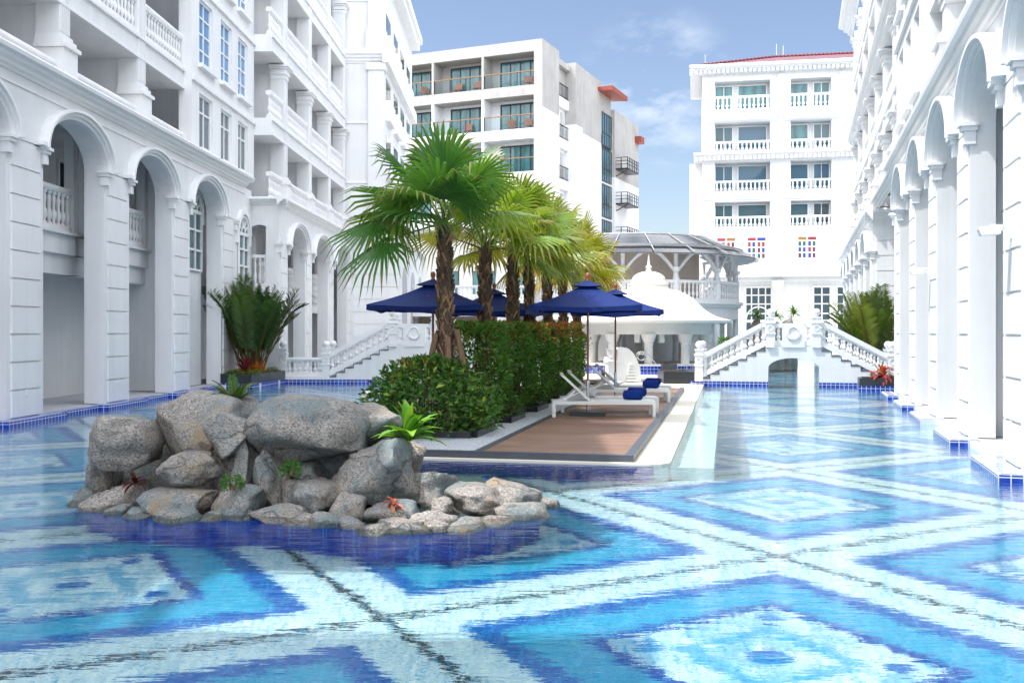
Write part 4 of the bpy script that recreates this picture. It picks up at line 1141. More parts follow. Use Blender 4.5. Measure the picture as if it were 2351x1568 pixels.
def pinnate(m, base, d, ln, leaf, rnd, col, droop=.9, n=26, vee=.5, stalk=.25, wd=.014, tipcol=None):
    base = Vector(base); d = Vector(d).normalized(); pts = []; q = base.copy(); ds = []
    N = 12
    for i in range(N + 1):
        pts.append(q.copy()); ds.append(d.copy()); d = (d + Vector((0, 0, -droop / N * (i / N) * 1.6))).normalized(); q = q + d * ln / N
    n0 = len(m.v); m.tube(pts, [.014 * (1 - .8 * i / N) + .002 for i in range(N + 1)], 4); m.c += [(.20, .15, .04)] * (len(m.v) - n0)
    for k in range(n):
        t = stalk + (1 - stalk) * (k + .5) / n; f = t * N; i = min(N - 1, int(f)); p = pts[i].lerp(pts[i + 1], f - i); dd = ds[i]
        sd = dd.cross(Vector((0, 0, 1)));
        if sd.length < .05: sd = Vector((1, 0, 0))
        sd.normalize(); up = sd.cross(dd)
        l = leaf * (.55 + .75 * math.sin(math.pi * min(1, .15 + .8 * (t - stalk) / (1 - stalk)))) * rnd.uniform(.85, 1.1)
        for sg in (-1, 1):
            v = (sd * sg * .8 + dd * .75 + up * vee * rnd.uniform(.6, 1.2)).normalized()
            mid = p + v * l * .5; tip = p + v * l + Vector((0, 0, -l * .22)); c = jit(col, .2, rnd)
            m.add([tuple(p), tuple(mid + dd * wd), tuple(tip), tuple(mid - dd * wd)], [(0, 1, 2), (0, 2, 3)], c)
def cane_palm(label, loc, n, h, spread, cols, seed, group=None, bias=(0, 0)):
    rnd = random.Random(seed); rt = thing('cane_palm', label, 'palm', loc, 0, group); m = MB(); s = MB()
    for i in range(n):
        az = rnd.uniform(0, 6.28); r = rnd.uniform(.05, .38) * spread; e = R(rnd.uniform(58, 89))
        b = (r * math.cos(az), r * math.sin(az), rnd.uniform(.05, .45) * h * .35)
        d = Vector((math.cos(az) * math.cos(e) + bias[0], math.sin(az) * math.cos(e) + bias[1], math.sin(e)))
        ln = h * rnd.uniform(.62, 1.0)
        pinnate(m, b, d, ln, .42 * h / 2.4, rnd, jit(rnd.choice(cols), .25, rnd), droop=rnd.uniform(.45, 1.35), n=30, stalk=.22, wd=.013)
        s.tube([(b[0] * .8, b[1] * .8, -.05), b], [.022, .016], 6)
    m.build('fronds', M['palm_leaf'], rt, recalc=False)
    s.c += [(.30, .10, .02)] * len(s.v); s.build('canes', M['bark'], rt, recalc=False); return rt
# left planter with its plants
lp = thing('planter', 'big black planter box standing in the pool at the foot of the left hotel wing', 'planter', (0, 0, 0))
m = MB(); pr = [(-8.95, 30.55), (-7.78, 29.75), (-7.55, 33.2), (-8.95, 33.2)]
def slab(m, pr, z0, z1):
    n = len(pr); m.add([(a, b, z0) for a, b in pr] + [(a, b, z1) for a, b in pr], [tuple(range(n)), tuple(range(n, 2 * n))] + [(i, (i + 1) % n, n + (i + 1) % n, n + i) for i in range(n)])
slab(m, pr, .145, .43); m.build('planter_box', M['black_stone'], lp)
m = MB(); slab(m, [(-8.97, 30.53), (-7.765, 29.72), (-7.53, 33.2), (-8.97, 33.2)], -1.3, .145); m.build('tiled_base', M['tile_blue'], lp)
m = MB(); slab(m, [(-8.85, 30.7), (-7.88, 29.95), (-7.68, 33.1), (-8.85, 33.1)], .42, .45); m.build('soil', M['soil'], lp)
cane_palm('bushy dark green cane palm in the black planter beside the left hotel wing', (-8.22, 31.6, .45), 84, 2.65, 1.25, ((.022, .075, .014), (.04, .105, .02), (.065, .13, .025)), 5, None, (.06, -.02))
rosette('red_leaf_plant', 'dark red strap-leaved plant at the foot of the left cane palm', 'plant', (-8.2, 30.55, .45), 22, .62, .045, ((.16, .012, .03), (.07, .012, .03), (.24, .03, .05)), 8, (30, 85), .7)
rnd = random.Random(12); g = MB()
for i in range(520):
    t = rnd.random(); x = -8.8 + 1.05 * rnd.random(); y = 30.0 + .75 * abs(rnd.gauss(0, .6)) + max(0, (-7.85 - x)) * .62
    if rnd.random() < .4: x = -7.95 + rnd.uniform(0, .2); y = rnd.uniform(30, 33)
    az = rnd.uniform(0, 6.28); e = R(rnd.uniform(20, 75)); blade(g, (x, y, .45), (math.cos(az) * math.cos(e), math.sin(az) * math.cos(e), math.sin(e)), rnd.uniform(.16, .34), .011, jit(rnd.choice(((.22, .26, .05), (.10, .18, .03), (.05, .12, .02))), .25, rnd), 1.3, 3, rnd)
tag(g.build('ground_cover', M['leaf'], recalc=False), 'striped yellow-green grass spilling over the rim of the left black planter', 'ground cover', kind='stuff')
# right planter, palm and red plant
rp_ = thing('planter', 'small black planter box on blue tiles at the right end of the sunlit bridge', 'planter', (10.28, 29.15, 0), R(-15.5))
m = MB(); m.box(-.1, 1.0, 0, .9, .13, .36); m.build('planter_box', M['black_stone'], rp_)
m = MB(); m.box(-.12, 1.0, -.02, .9, -1.3, .13); m.build('tiled_base', M['tile_blue'], rp_)
m = MB(); m.box(-.0, .9, .1, .8, .355, .375); m.build('soil', M['soil'], rp_)
rosette('red_leaf_plant', 'bright red and cream strap-leaved plant in the small planter by the right bridge', 'plant', (10.92, 29.35, .37), 46, .62, .045, ((.45, .03, .05), (.55, .10, .07), (.50, .36, .22), (.34, .05, .04)), 18, (15, 88), 1.5)
cane_palm('yellow-green cane palm in the sun behind the right end of the bridge', (11.95, 33.1, .3), 44, 2.75, 1.15, ((.13, .20, .02), (.19, .25, .03), (.09, .16, .02)), 15, None, (-.10, 0))
# ------------------------------------------------------------------ boulders
def rock_mesh(seed, sx, sy_, sz, sub=4, facets=11, rough=.10, boxy=.7):
    rnd = random.Random(seed)
    bm = bmesh.new(); bmesh.ops.create_icosphere(bm, subdivisions=sub, radius=1.0)
    pl = []
    for _ in range(facets):
        n = Vector((rnd.gauss(0, 1), rnd.gauss(0, 1), rnd.gauss(0, .9))).normalized(); pl.append((n, rnd.uniform(.50, .80)))
    off = Vector((rnd.uniform(-50, 50), rnd.uniform(-50, 50), rnd.uniform(-50, 50)))
    for v in bm.verts:
        p = v.co.copy(); e = 1 - boxy * .5
        p = Vector([math.copysign(abs(c) ** e, c) for c in p]) * .86
        for n, d in pl:
            q = p.dot(n) - d
            if q > 0: p -= n * q * .93
        nn = noise.noise(p * 1.5 + off) * rough * 1.5 + noise.noise(p * 3.7 + off) * rough * .7 + noise.noise(p * 9 + off) * rough * .22
        p += v.co * nn
        v.co = p
    # fit to the wanted size exactly
    xs = [[v.co[i] for v in bm.verts] for i in range(3)]
    lo = [min(a) for a in xs]; hi = [max(a) for a in xs]; S3 = (sx, sy_, sz)
    for v in bm.verts:
        v.co = Vector([((v.co[i] - lo[i]) / (hi[i] - lo[i]) - .5) * S3[i] for i in range(3)])
    me = bpy.data.meshes.new('boulder'); bm.to_mesh(me); bm.free(); me.shade_smooth(); me.materials.append(M['rock'])
    return me
GR = 'grey boulders of the rock island in the pool'
def boulder(label, x0, x1, y0, y1, Yd, depth, seed, rot=0, **kw):
    a = W(x0, y1, Yd); b = W(x1, y0, Yd)
    if a.z < .14: a.z = -.10
    sx = (b.x - a.x) * 1.07; sz = (b.z - a.z) * 1.08
    o = bpy.data.objects.new('boulder', rock_mesh(seed, sx, depth, sz, **kw)); COL.objects.link(o)
    o.location = ((a.x + b.x) / 2, Yd + depth * .25, (a.z + b.z) / 2); o.rotation_euler = (0, R(rot), 0)
    return tag(o, label, 'boulder', GR)
boulder('rounded grey boulder at the upper left end of the rock pile', 204, 345, 955, 1082, 9.8, .9, 1, -6)
boulder('large tall boulder on top of the pile, left of centre', 334, 568, 908, 1075, 10.0, 1.2, 2)
boulder('wedge-shaped boulder squeezed between the two large top boulders', 466, 566, 952, 1048, 9.72, .55, 3, 20)
boulder('widest boulder of the pile, a smooth overhanging slab at the top centre', 562, 834, 920, 1074, 9.75, 1.3, 4, 2, facets=7)
boulder('sloping boulder at the top right behind the broad-leaved fern', 786, 926, 942, 1026, 10.2, .9, 5, 14)
boulder('large upright block under the fern at the right end of the pile', 756, 968, 1014, 1172, 9.6, 1.1, 6, boxy=.8)
boulder('flat boulder jutting out below the large left boulder', 350, 492, 1042, 1116, 9.45, .8, 7, 2)
boulder('grey boulder low at the far left of the pile', 186, 252, 1046, 1140, 10.2, .7, 8)
boulder('low rounded boulder awash at the bottom left', 196, 322, 1114, 1180, 9.65, .8, 9, 3)
boulder('long low boulder awash below the flat jutting one', 316, 478, 1125, 1200, 9.3, .8, 10, 3)
boulder('low boulder awash below the small green moss plant', 473, 594, 1118, 1194, 9.2, .8, 11)
boulder('narrow upright stone beside the wedge-shaped boulder', 486, 548, 1000, 1128, 9.85, .5, 12, boxy=.8)
boulder('brownish upright stone with a rough broken face', 522, 585, 1002, 1150, 9.75, .5, 13, boxy=.8)
boulder('cracked upright block under the left edge of the wide slab', 572, 654, 1036, 1172, 9.68, .6, 14, boxy=.9)
boulder('shadowed stone set back under the wide slab', 646, 768, 1060, 1150, 10.05, .6, 15, boxy=.7)
boulder('broad sloping ledge stone below the wide slab', 628, 768, 1110, 1200, 9.35, .8, 16, 3)
boulder('angular stone standing at the waterline in front of the upright block', 752, 836, 1138, 1218, 9.05, .55, 17, boxy=.8)
boulder('square stone right of the large upright block', 948, 1042, 1086, 1165, 9.75, .7, 18, boxy=.8)
boulder('smooth oval boulder near the right tip of the island', 1018, 1174, 1120, 1208, 9.35, .85, 19, 4)
boulder('outermost boulder at the right tip of the island', 1110, 1254, 1114, 1200, 9.65, .9, 20, 5)
boulder('cracked stone under the red-leaved plant', 836, 962, 1156, 1218, 8.95, .6, 21, 2)
boulder('pale sunlit stone lying in front at the water edge', 936, 1048, 1182, 1224, 8.72, .5, 22)
boulder('flat ledge stone at the waterline, front centre', 572, 704, 1162, 1204, 9.0, .6, 23, 3)
boulder('small grey stone between the square stone and the oval boulder', 988, 1038, 1148, 1192, 9.15, .4, 24)
boulder('small pale stone left of the pale sunlit one', 848, 938, 1188, 1224, 8.78, .45, 25)
boulder('small wet stone at the far left tip of the island', 165, 232, 1120, 1160, 9.95, .5, 26)
boulder('dark core rock in the shade behind the lower stones', 232, 950, 985, 1230, 10.5, 1.0, 27, facets=5)
boulder('rear boulder behind the wide slab and the fern', 700, 960, 965, 1180, 10.75, .9, 28, facets=5)
ol = [(172, 1140), (205, 1163), (318, 1184), (470, 1190), (590, 1186), (704, 1196), (845, 1212), (950, 1217), (1050, 1212), (1168, 1195), (1240, 1174), (1225, 1140), (1110, 1092)]
ol = [W(px, py, 2286 * 1.7 / (py - 763)) for px, py in ol]
ol = [(p.x, p.y) for p in ol] + [(-.2, 12.0), (-3.6, 12.0), (-4.7, 11.0)]
m = MB(); slab(m, ol, -1.3, -.03); struct(m.build('rock_island_base', M['tile_shaded']))
m = MB(); cx = sum(p[0] for p in ol) / len(ol); cy = sum(p[1] for p in ol) / len(ol)
slab(m, [(cx + (a - cx) * .97, cy + (b - cy) * .97) for a, b in ol], -.12, -.012); struct(m.build('rock_ledge', M['rock']))
rs = random.Random(77)
for k, (px, py) in enumerate(((188, 1160), (262, 1180), (322, 1190), (402, 1196), (480, 1196), (548, 1194), (618, 1196), (690, 1204), (742, 1210), (800, 1216), (868, 1222), (925, 1225), (1000, 1222), (1062, 1214), (1130, 1204), (1200, 1190), (1240, 1166))):
    Yd = 2286 * 1.7 / (py - 763); p = W(px, py, Yd); sz = rs.uniform(.20, .42)
    o = bpy.data.objects.new('stone', rock_mesh(500 + k, sz * rs.uniform(.9, 1.4), sz, rs.uniform(.14, .26), 3)); COL.objects.link(o); o.location = (p.x, p.y + .12, rs.uniform(-.03, .02)); o.rotation_euler = (0, 0, rs.uniform(0, 3))
    tag(o, 'small wet stone half under water along the front foot of the rock island', 'stone', 'small wet stones along the foot of the rock island')
# plants on the rocks
p = W(938, 1012, 9.95); rosette('birds_nest_fern', 'bright green broad-leaved fern on the right shoulder of the rock pile', 'fern', tuple(p), 34, .40, .058, ((.16, .38, .03), (.24, .46, .05), (.10, .27, .03)), 21, (15, 88), .9)
rnd = random.Random(4)
p = W(537, 925, 10.5); rt = thing('sword_fern', 'small feathery fern growing behind the top left boulder', 'fern', tuple(p)); m = MB()
for i in range(11):
    az = i * 2.4; e = R(rnd.uniform(30, 75)); pinnate(m, (0, 0, 0), (math.cos(az) * math.cos(e), math.sin(az) * math.cos(e), math.sin(e)), rnd.uniform(.22, .36), .07, rnd, (.06, .16, .05), 1.0, 18, .1, .1, .010)
m.build('fronds', M['leaf'], rt, recalc=False)
for lb, px, py, Yd, sd in (('small tuft of bright green moss plant on the middle boulders', 533, 1124, 9.1, 1), ('small green leafy tuft in the hollow under the wide slab', 668, 1092, 9.35, 2)):
    p = W(px, py, Yd); shrub(lb, p.x, p.y, p.z, .085, .08, .11, 420, .03, ((.03, .13, .012), (.05, .18, .02), (.09, .24, .03), (.1, .2, .03)), 70 + sd, kind='moss_plant', boxy=2, loose=.2, stems=2, cat='plant', foot=.4)
p = W(902, 1158, 8.9); rosette('red_leaf_plant', 'little red-leaved plant on the stones at the right of the pile', 'plant', tuple(p), 16, .13, .020, ((.45, .10, .07), (.6, .22, .16), (.3, .05, .05)), 31, (10, 80), 1.4)
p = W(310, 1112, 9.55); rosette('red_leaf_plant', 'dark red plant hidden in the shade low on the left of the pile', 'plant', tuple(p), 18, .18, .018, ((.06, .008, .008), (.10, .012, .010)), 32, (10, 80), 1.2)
# ------------------------------------------------------------------ grey and white apartment block in the middle
AP = thing('apartment_building', 'modern white apartment block with grey top storey and glass balconies in the centre', 'building', (1.77, 73.6, 0), math.atan2(.391, -.92))
# local x runs left along the front, +y is outward (towards the camera)
FLa = [20.05 - 3.2 * k for k in range(7)]         # balcony floor heights
g = MB(); wv = MB()
for k, z in enumerate(FLa):
    t = g if k < 1 else wv
    t.box(0.0, 24, -1.8, -.02, z - .75, z)
    dv = g if k == 0 else wv
    for i in range(6):
        x = 4.25 * i
        dv.box(x if i else .01, x + (.18 if i else .16), -1.5, -.0, z, z + 2.45)
        window(AP, 1, x + .2, x + 3.5, z + .02, z + 2.25, -1.5, 4, 1, 'pane_teal', frame='frame_dark', bar=.10, edge=.10, name='balcony_door')
        dv.box(x + 3.5, x + 4.25, -1.6, -1.5, z, z + 2.45); dv.box(x, x + 3.5, -1.6, -1.45, z + 2.25, z + 2.45)
        if k < 3 and i < 4:
            x0, x1 = x + .18, x + 4.25
            b = MB(); b.box(x0, x1, -.12, -.02, z + 1.0, z + 1.07); o = b.build('balcony_rail', M['wood_rail'], AP)
            b = MB()
            for q in range(4): xx = x0 + (x1 - x0 - .06) * q / 3; b.box(xx, xx + .06, -.10, -.05, z, z + 1.0)
            b.build('rail_post', M['frame_dark'], o)
            b = MB(); b.box(x0 + .02, x1 - .02, -.08, -.07, z + .06, z + 1.0); b.build('glass_panel', M['clear'], o)
g.box(0.0, 24, -1.9, 0, 22.5, 23.35); g.box(-.001, 24, -9, -1.9, 19.3, 23.2)
wv.box(.02, 24, -26, -1.86, -.5, 19.3); wv.box(0, 24, -1.8, -.02, -.5, .2)
# right flank: slot with open landings, fins, window strip, ledges
g.box(-.5, 0, -3.6, 0.002, 18.35, 23.35); wv.box(-.5, 0, -3.6, .002, -.5, 18.35)
for k, z in enumerate(FLa):
    wv.box(-.32, 0, -6.3, -3.6, z - .75, z)
    b = MB()
    for q in range(9): b.box(-.30, -.27, -3.75 - .30 * q, -3.72 - .30 * q, z, z + 1.0)
    b.box(-.32, -.25, -6.2, -3.65, z + 1.0, z + 1.06); b.box(-.32, -.25, -6.2, -3.65, z + .08, z + .12); b.build('landing_rail', M['frame_dark'], AP)
    b = MB(); b.box(.02, .03, -6.2, -5.2, z, z + 2.2); b.build('landing_door', M['beige'] if k < 1 else M['door_dark'], AP)
g.box(-.45, 0, -6.6, -3.6, 22.4, 22.8)
g.box(-.9, 0, -8.0, -6.3, 18.2, 23.1); wv.box(-.9, 0, -8.0, -6.3, -.5, 18.2)
g.box(-.6, 0, -13.8, -8.0, 18.0, 23.3); wv.box(-.6, 0, -13.8, -8.0, -.5, 18.0)
g.box(-.0, .3, -13.8, -3.6, 22.0, 23.2)
for k in range(7):
    z = 18.0 - 3.1 * k
    f = MB(); f.box(-.66, -.60, -16.6, -13.9, z - .1, z); f.box(-.66, -.60, -16.6, -13.9, z + 2.7, z + 2.8)
    for q in range(5): y = -13.9 - .66 * q; f.box(-.66, -.60, y - .09, y, z, z + 2.7)
    f.box(-.66, -.60, -16.6, -13.9, z + 1.0, z + 1.08)
    fo = f.build('stair_window', M['frame_dark'], AP)
    p = MB(); p.box(-.63, -.62, -16.55, -13.95, z, z + 2.7); p.build('pane', M['pane'], fo)
wv.box(-.6, 0, -16.7, -13.8, -.5, 17.6); g.box(-.55, 0, -16.7, -13.8, 20.9, 22.9)
wv.box(-.9, 0, -24.5, -16.7, -.5, 15.5); g.box(-.9, 0, -24.5, -16.7, 15.5, 21.5)
g.build('grey_wall', M['grey_plaster'], AP); wv.build('wall', M['white'], AP)
e = MB(); e.hexa([(-.4, -17.4, 22.4), (-1.9, -17.4, 22.3), (-1.9, -12.8, 22.3), (-.4, -12.8, 22.4), (-.4, -17.4, 22.65), (-1.9, -17.4, 22.7), (-1.9, -12.8, 22.7), (-.4, -12.8, 22.65)]); e.build('red_canopy', M['red_soffit'], AP)
e = MB(); e.box(-1.5, -.9, -24.4, -23.2, 19.7, 20.3); e.build('red_canopy', M['red_soffit'], AP)
for k in range(6):
    z = 16.2 - 3.1 * k; l = MB()
    l.box(-2.0, -.9, -20.5, -17.0, z, z + .12)
    for zz in (.45, .75, 1.05): l.box(-2.0, -1.96, -20.5, -17.0, z + zz, z + zz + .05); l.box(-2.0, -.9, -17.04, -17.0, z + zz, z + zz + .05)
    for q in range(7): l.box(-2.02, -1.96, -17.06 - .57 * q, -17.0 - .57 * q, z, z + 1.1)
    l.box(-1.45, -1.39, -17.06, -17.0, z, z + 1.1); l.beam((-.9, -17.2, z - .55), (-2.0, -17.2, z - .02), .08, .08)
    lo_ = l.build('service_ledge', M['frame_dark'], AP)
    a = MB(); a.box(-1.7, -1.05, -19.4, -18.5, z + .13, z + .9); a.build('air_conditioner', M['lamp_white'], lo_)
def deck_chair(label, x, k):
    c = (Matrix.Rotation(math.atan2(.391, -.92), 4, 'Z') @ Vector((x, -.85, 0))) + Vector((1.77, 73.6, FLa[k]))
    rt = thing('balcony_chair', label, 'chair', tuple(c), R(random.uniform(-30, 30)), 'wooden chairs on the apartment balconies')
    m = MB(); m.box(-.3, .3, -.25, .25, .36, .42); m.build('seat', M['chair_wood'], rt)
    m = MB(); m.hexa([(-.3, .2, .42), (.3, .2, .42), (.3, .26, .42), (-.3, .26, .42), (-.3, .38, .98), (.3, .38, .98), (.3, .44, .98), (-.3, .44, .98)]); m.build('backrest', M['chair_wood'], rt)
    for a in (-.28, .23):
        for b in (-.24, .2): l = MB(); l.box(a, a + .05, b, b + .05, 0, .36); l.build('leg', M['chair_wood'], rt)
for lb, x, k in (('wooden chair behind the glass of the top middle balcony', 6.9, 0), ('second wooden chair on the top middle balcony, nearer the partition', 5.2, 0), ('wooden chair in the right corner of the top right balcony', .9, 0),
                 ('wooden chair on the second-row right balcony near its door', 2.2, 1), ('wooden chair in the outer corner of the second-row right balcony', .9, 1), ('wooden chair on the second-row middle balcony above the palm', 6.0, 1), ('wooden chair on the top left balcony beside the white hotel', 9.6, 0)):
    deck_chair(lb, x, k)

# ------------------------------------------------------------------ hotel block with red roof, back right
BH = thing('hotel_building', 'white hotel block with red tiled roof and coloured panes at the back right', 'hotel', (13.57, 71.0, 0), math.atan2(-.18, .985))
B = -1                                                # local +y points away, so flip
wl = MB(B)
rows = [(18.25, 16.95, 19.5, True, 17.3), (15.25, 14.45, 16.55, False, 14.45), (12.45, 11.6, 13.75, False, 11.6), (9.9, 9.05, 10.95, False, 9.05)]
bays = [(.88, 4.7), (6.1, 8.85), (10.4, 13.6), (15.0, 18.5)]
hl = []
for rail, zf, zt, out, _ in rows:
    for a, b in bays: hl.append((a, b, zf, zt))
st = [(1.0, 2.35), (3.1, 4.45), (6.55, 7.9)]
stz = (6.85, 8.42)
for a, b in st: hl.append((a, b, *stz))
wl.holes(0, 22, 6.0, 20.0, -.9, 0, hl)
wl.box(0, 22, -9, -.95, 6.0, 20.0)
wl.box(-.9, 0, -9, -3.0, -.5, 14.2)                       # lower annex seen past the corner
wl.box(0, 22, -2.2, -1.25, -.5, 5.4); wl.box(0, 22, -2.2, -.4, 5.35, 6.0); wl.box(0, .5, -2.2, 0, -.5, 5.4)
wl.build('wall', M['white'], BH)
for r, (rail, zf, zt, out, zb) in enumerate(rows):
    for i, (a, b) in enumerate(bays):
        wtop = zt - (.12 if r == 0 else .10)
        if i == 0:
            window(BH, B, a + .0, a + 1.3, zf + .3, wtop, -.9, 2, 1, ('pane_teal', 'pane', 'pane_sky', 'pane')[r]); window(BH, B, a + 1.6, b - .15, zf + .3, wtop, -.9, 1, 1, ('pane_teal', 'pane_sky', 'pane_sky', 'pane')[r])
        else:
            window(BH, B, a + .0, a + 1.3, zf + .3, wtop, -.9, 1, 1, ('pane_teal', 'pane_teal', 'pane_sky', 'pane')[r]); window(BH, B, a + 1.6, b, zf + .3, wtop, -.9, 2, 1, ('pane_teal', 'pane', 'pane_sky', 'pane_dark')[r])
        if out:
            o = MB(B)
            o.prism_s([(0, 16.55), (.45, 16.65), (.62, 16.8), (.78, 17.0), (.95, 17.08), (.95, 17.22), (0, 17.22)], a - .45, b + .4); o.build('balcony_slab', M['white_trim'], BH)
            balustrade(BH, B, a - .25, b + .22, .72, 17.22, rail - 17.22, pitch=.30, r=.10, depth=.2)
        else:
            balustrade(BH, B, a, b, -.12, zf, rail - zf, pitch=.30, r=.095, depth=.2)
pal = ['red', 'royal', 'royal', 'green', 'plum', 'brown']
rnd = random.Random(5)
tops = [('red', 'amber'), ('red', 'royal'), ('amber', 'red')]
for (a, b), tp in zip(st, tops):
    m = MB(B); m.holes(a, b, stz[0], stz[1], -.16, -.06, [(a + .06 + .66 * i, a + .62 + .66 * i, 8.17, 8.37) for i in range(2)] + [(a + .08 + .30 * i + .06 * (i // 2), a + .27 + .30 * i + .06 * (i // 2), 6.93 + .41 * j, 7.25 + .41 * j) for i in range(4) for j in range(3)])
    f = m.build('stained_window', M['frame_white'], BH)
    for i in range(2): q = MB(B); q.box(a + .06 + .66 * i, a + .62 + .66 * i, -.15, -.11, 8.17, 8.37); q.build('coloured_pane', M['st_' + tp[i]], f)
    for i in range(4):
        for j in range(3):
            q = MB(B); x = a + .08 + .30 * i + .06 * (i // 2); q.box(x, x + .19, -.15, -.11, 6.93 + .41 * j, 7.25 + .41 * j); q.build('coloured_pane', M['st_' + rnd.choice(pal)], f)
t = MB(B)
def corn(m, s0, s1, z, h, p): m.prism_s([(a * p, z + b * h / .47) for a, b in CORN], s0, s1)
corn(t, -.9, 22, 20.0, .55, 2.6); corn(t, -.6, 22, 13.9, .5, 1.9); corn(t, -.3, 22, 8.6, .35, 1.1); corn(t, -.2, 22, 5.6, .5, 1.2); t.box(0, 22, 0, .12, 11.1, 11.25)
t.box(-.85, 0, -9, 0.9, 20.35, 20.55); t.box(-.6, 0, -9, .6, 14.2, 14.4)
t.build('cornice', M['white_trim'], BH)
for z in (20.0 + .10, 13.9 + .08):
    d = MB(B)
    for k in range(72): d.box(-.5 + .31 * k, -.5 + .31 * k + .17, .28, .66, z - .12, z + .08)
    d.build('dentil_band', M['white_trim'], BH)
for x in (5.4, 9.6):
    c = MB(); c.lathe(x, 0, [(.24, 14.5), (.24, 15.1), (.2, 15.2), (.26, 15.3), (.16, 15.45), (.15, 19.3), (.22, 19.45), (.26, 19.6), (.26, 19.8)], 14); c.build('column', M['white_trim'], BH, 40)
    c = MB(B); c.box(x - .2, x + .2, 0, .35, 8.9, 11.0); c.lathe(x, -.18, [(.2, 11.0), (.19, 11.1), (.01, 11.2)], 10); c.build('column', M['white_trim'], BH)
for x in (5.25, 11.6, .3):
    c = MB(); c.lathe(x, .35, [(.42, 0), (.42, .3), (.30, .5), (.27, .6), (.24, 4.6), (.34, 4.75), (.34, 4.9), (.42, 5.0), (.42, 5.36)], 18); c.build('column', M['white_trim'], BH, 40)
def grid_door(s0, s1, nx, arch):
    f = window(BH, B, s0, s1, .1, 5.0, -1.24, nx, [.24, .48, .5, .60, .74, .87], 'pane_dark', bar=.085, edge=.12, name='arched_door')
    if arch:
        m = MB(B); c = (s0 + s1) / 2; m.arch_band(s0 + .15, s1 - .15, 2.6, (s1 - s0) / 2 - .1, (0, .09), -1.19, -1.1); m.build('door_arch', M['frame_white'], f)
grid_door(3.0, 4.95, 4, True); grid_door(7.7, 9.0, 2, False); grid_door(9.3, 11.4, 3, True); grid_door(13, 15, 4, True)
m = MB(B); m.box(.45, .9, -1.23, -1.15, .1, 4.0); m.build('door', M['door_dark'], BH)
rf = MB(B); rf.add([(-.6, .5, 20.55), (22, .5, 20.55), (22, -6, 22.65), (5.5, -6, 22.65), (-.6, -9, 20.55)], [(0, 1, 2, 3), (0, 3, 4)]); ro = rf.build('roof', M['roof'], BH)
rr = MB(B); rr.tube([(-.5, .4, 20.6), (5.5, -6, 22.69), (22, -6, 22.69)], .12, 8); rr.build('ridge_tile', M['roof'], ro)
for x, z in ((.2, 20.6), (5.6, 22.65), (6.1, 22.5)):
    a = MB(B); a.tube([(x, -.5 if z < 21 else -6, z), (x, -.5 if z < 21 else -6, z + 1.0)], .016, 5); a.build('lightning_rod', M['steel'], BH)

# ------------------------------------------------------------------ round gallery with a smoked glass canopy
GX, GY = 5.7, 47.6
GA = thing('round_gallery', 'round white gallery with balcony, arches and smoked glass canopy behind the bell-roofed pavilion', 'gallery', (GX, GY, .12))
def ring(m, r0, r1, z0, z1, a0, a1, n=40):
    for i in range(n):
        t0, t1 = a0 + (a1 - a0) * i / n, a0 + (a1 - a0) * (i + 1) / n
        q = lambda r, t, z: (r * math.cos(t), r * math.sin(t), z)
        m.hexa([q(r0, t0, z0), q(r1, t0, z0), q(r1, t1, z0), q(r0, t1, z0), q(r0, t0, z1), q(r1, t0, z1), q(r1, t1, z1), q(r0, t1, z1)])
A0, A1 = R(150), R(395)
m = MB(); ring(m, 4.2, 5.0, 2.15, 2.7, A0, A1); ring(m, 4.2, 5.12, 2.7, 2.82, A0, A1); ring(m, 4.2, 5.22, 2.82, 2.95, A0, A1); m.build('balcony_floor', M['white_trim'], GA)
m = MB(); m.lathe(0, 0, [(3.2, 0), (3.2, 5.85)], 40); m.build('inner_wall', M['beige'], GA, 60)
m = MB(); ring(m, 4.86, 5.02, 2.95, 3.05, A0, A1); ring(m, 4.84, 5.04, 3.72, 3.84, A0, A1)
for i in range(100):
    t = A0 + (A1 - A0) * (i + .5) / 100; baluster(m, 4.94 * math.cos(t), 4.94 * math.sin(t), 3.05, 3.72, .07, 6)
m.build('balustrade', M['white_trim'], GA, 40)
na = 9
for i in range(na + 1):
    t = A0 + (A1 - A0) * i / na; x, y = 4.9 * math.cos(t), 4.9 * math.sin(t)
    c = MB(); c.lathe(x, y, [(.17, 0), (.15, .3), (.13, 2.2)], 12); c.lathe(x, y, [(.16, 2.95), (.16, 3.9), (.12, 4.0), (.11, 4.2), (.20, 4.28), (.20, 4.40), (.09, 4.42), (.09, 5.15)], 12); c.build('column', M['white_trim'], GA, 40)
    if i == na: break
    t1 = A0 + (A1 - A0) * (i + 1) / na; h = MB(); n = 14
    for k in range(n):
        q = []
        for kk in (k, k + 1):
            f = kk / n; tt = t + .03 + (t1 - t - .06) * f; zz = 4.25 + .78 * math.sin(math.pi * f)
            for r in (4.82, 4.98): q.append([(r * math.cos(tt), r * math.sin(tt), zz), (r * math.cos(tt), r * math.sin(tt), zz + .15)])
        h.hexa([q[0][0], q[1][0], q[3][0], q[2][0], q[0][1], q[1][1], q[3][1], q[2][1]])
    h.build('arch', M['white_trim'], GA)
m = MB(); ring(m, 4.7, 5.05, 5.0, 5.1, A0, A1)
for i in range(150):
    t = A0 + (A1 - A0) * i / 150; m.beam((4.5 * math.cos(t), 4.5 * math.sin(t), 5.36), (5.75 * math.cos(t), 5.75 * math.sin(t), 4.93), .05, .07)
m.build('roof_slat', M['white_trim'], GA)
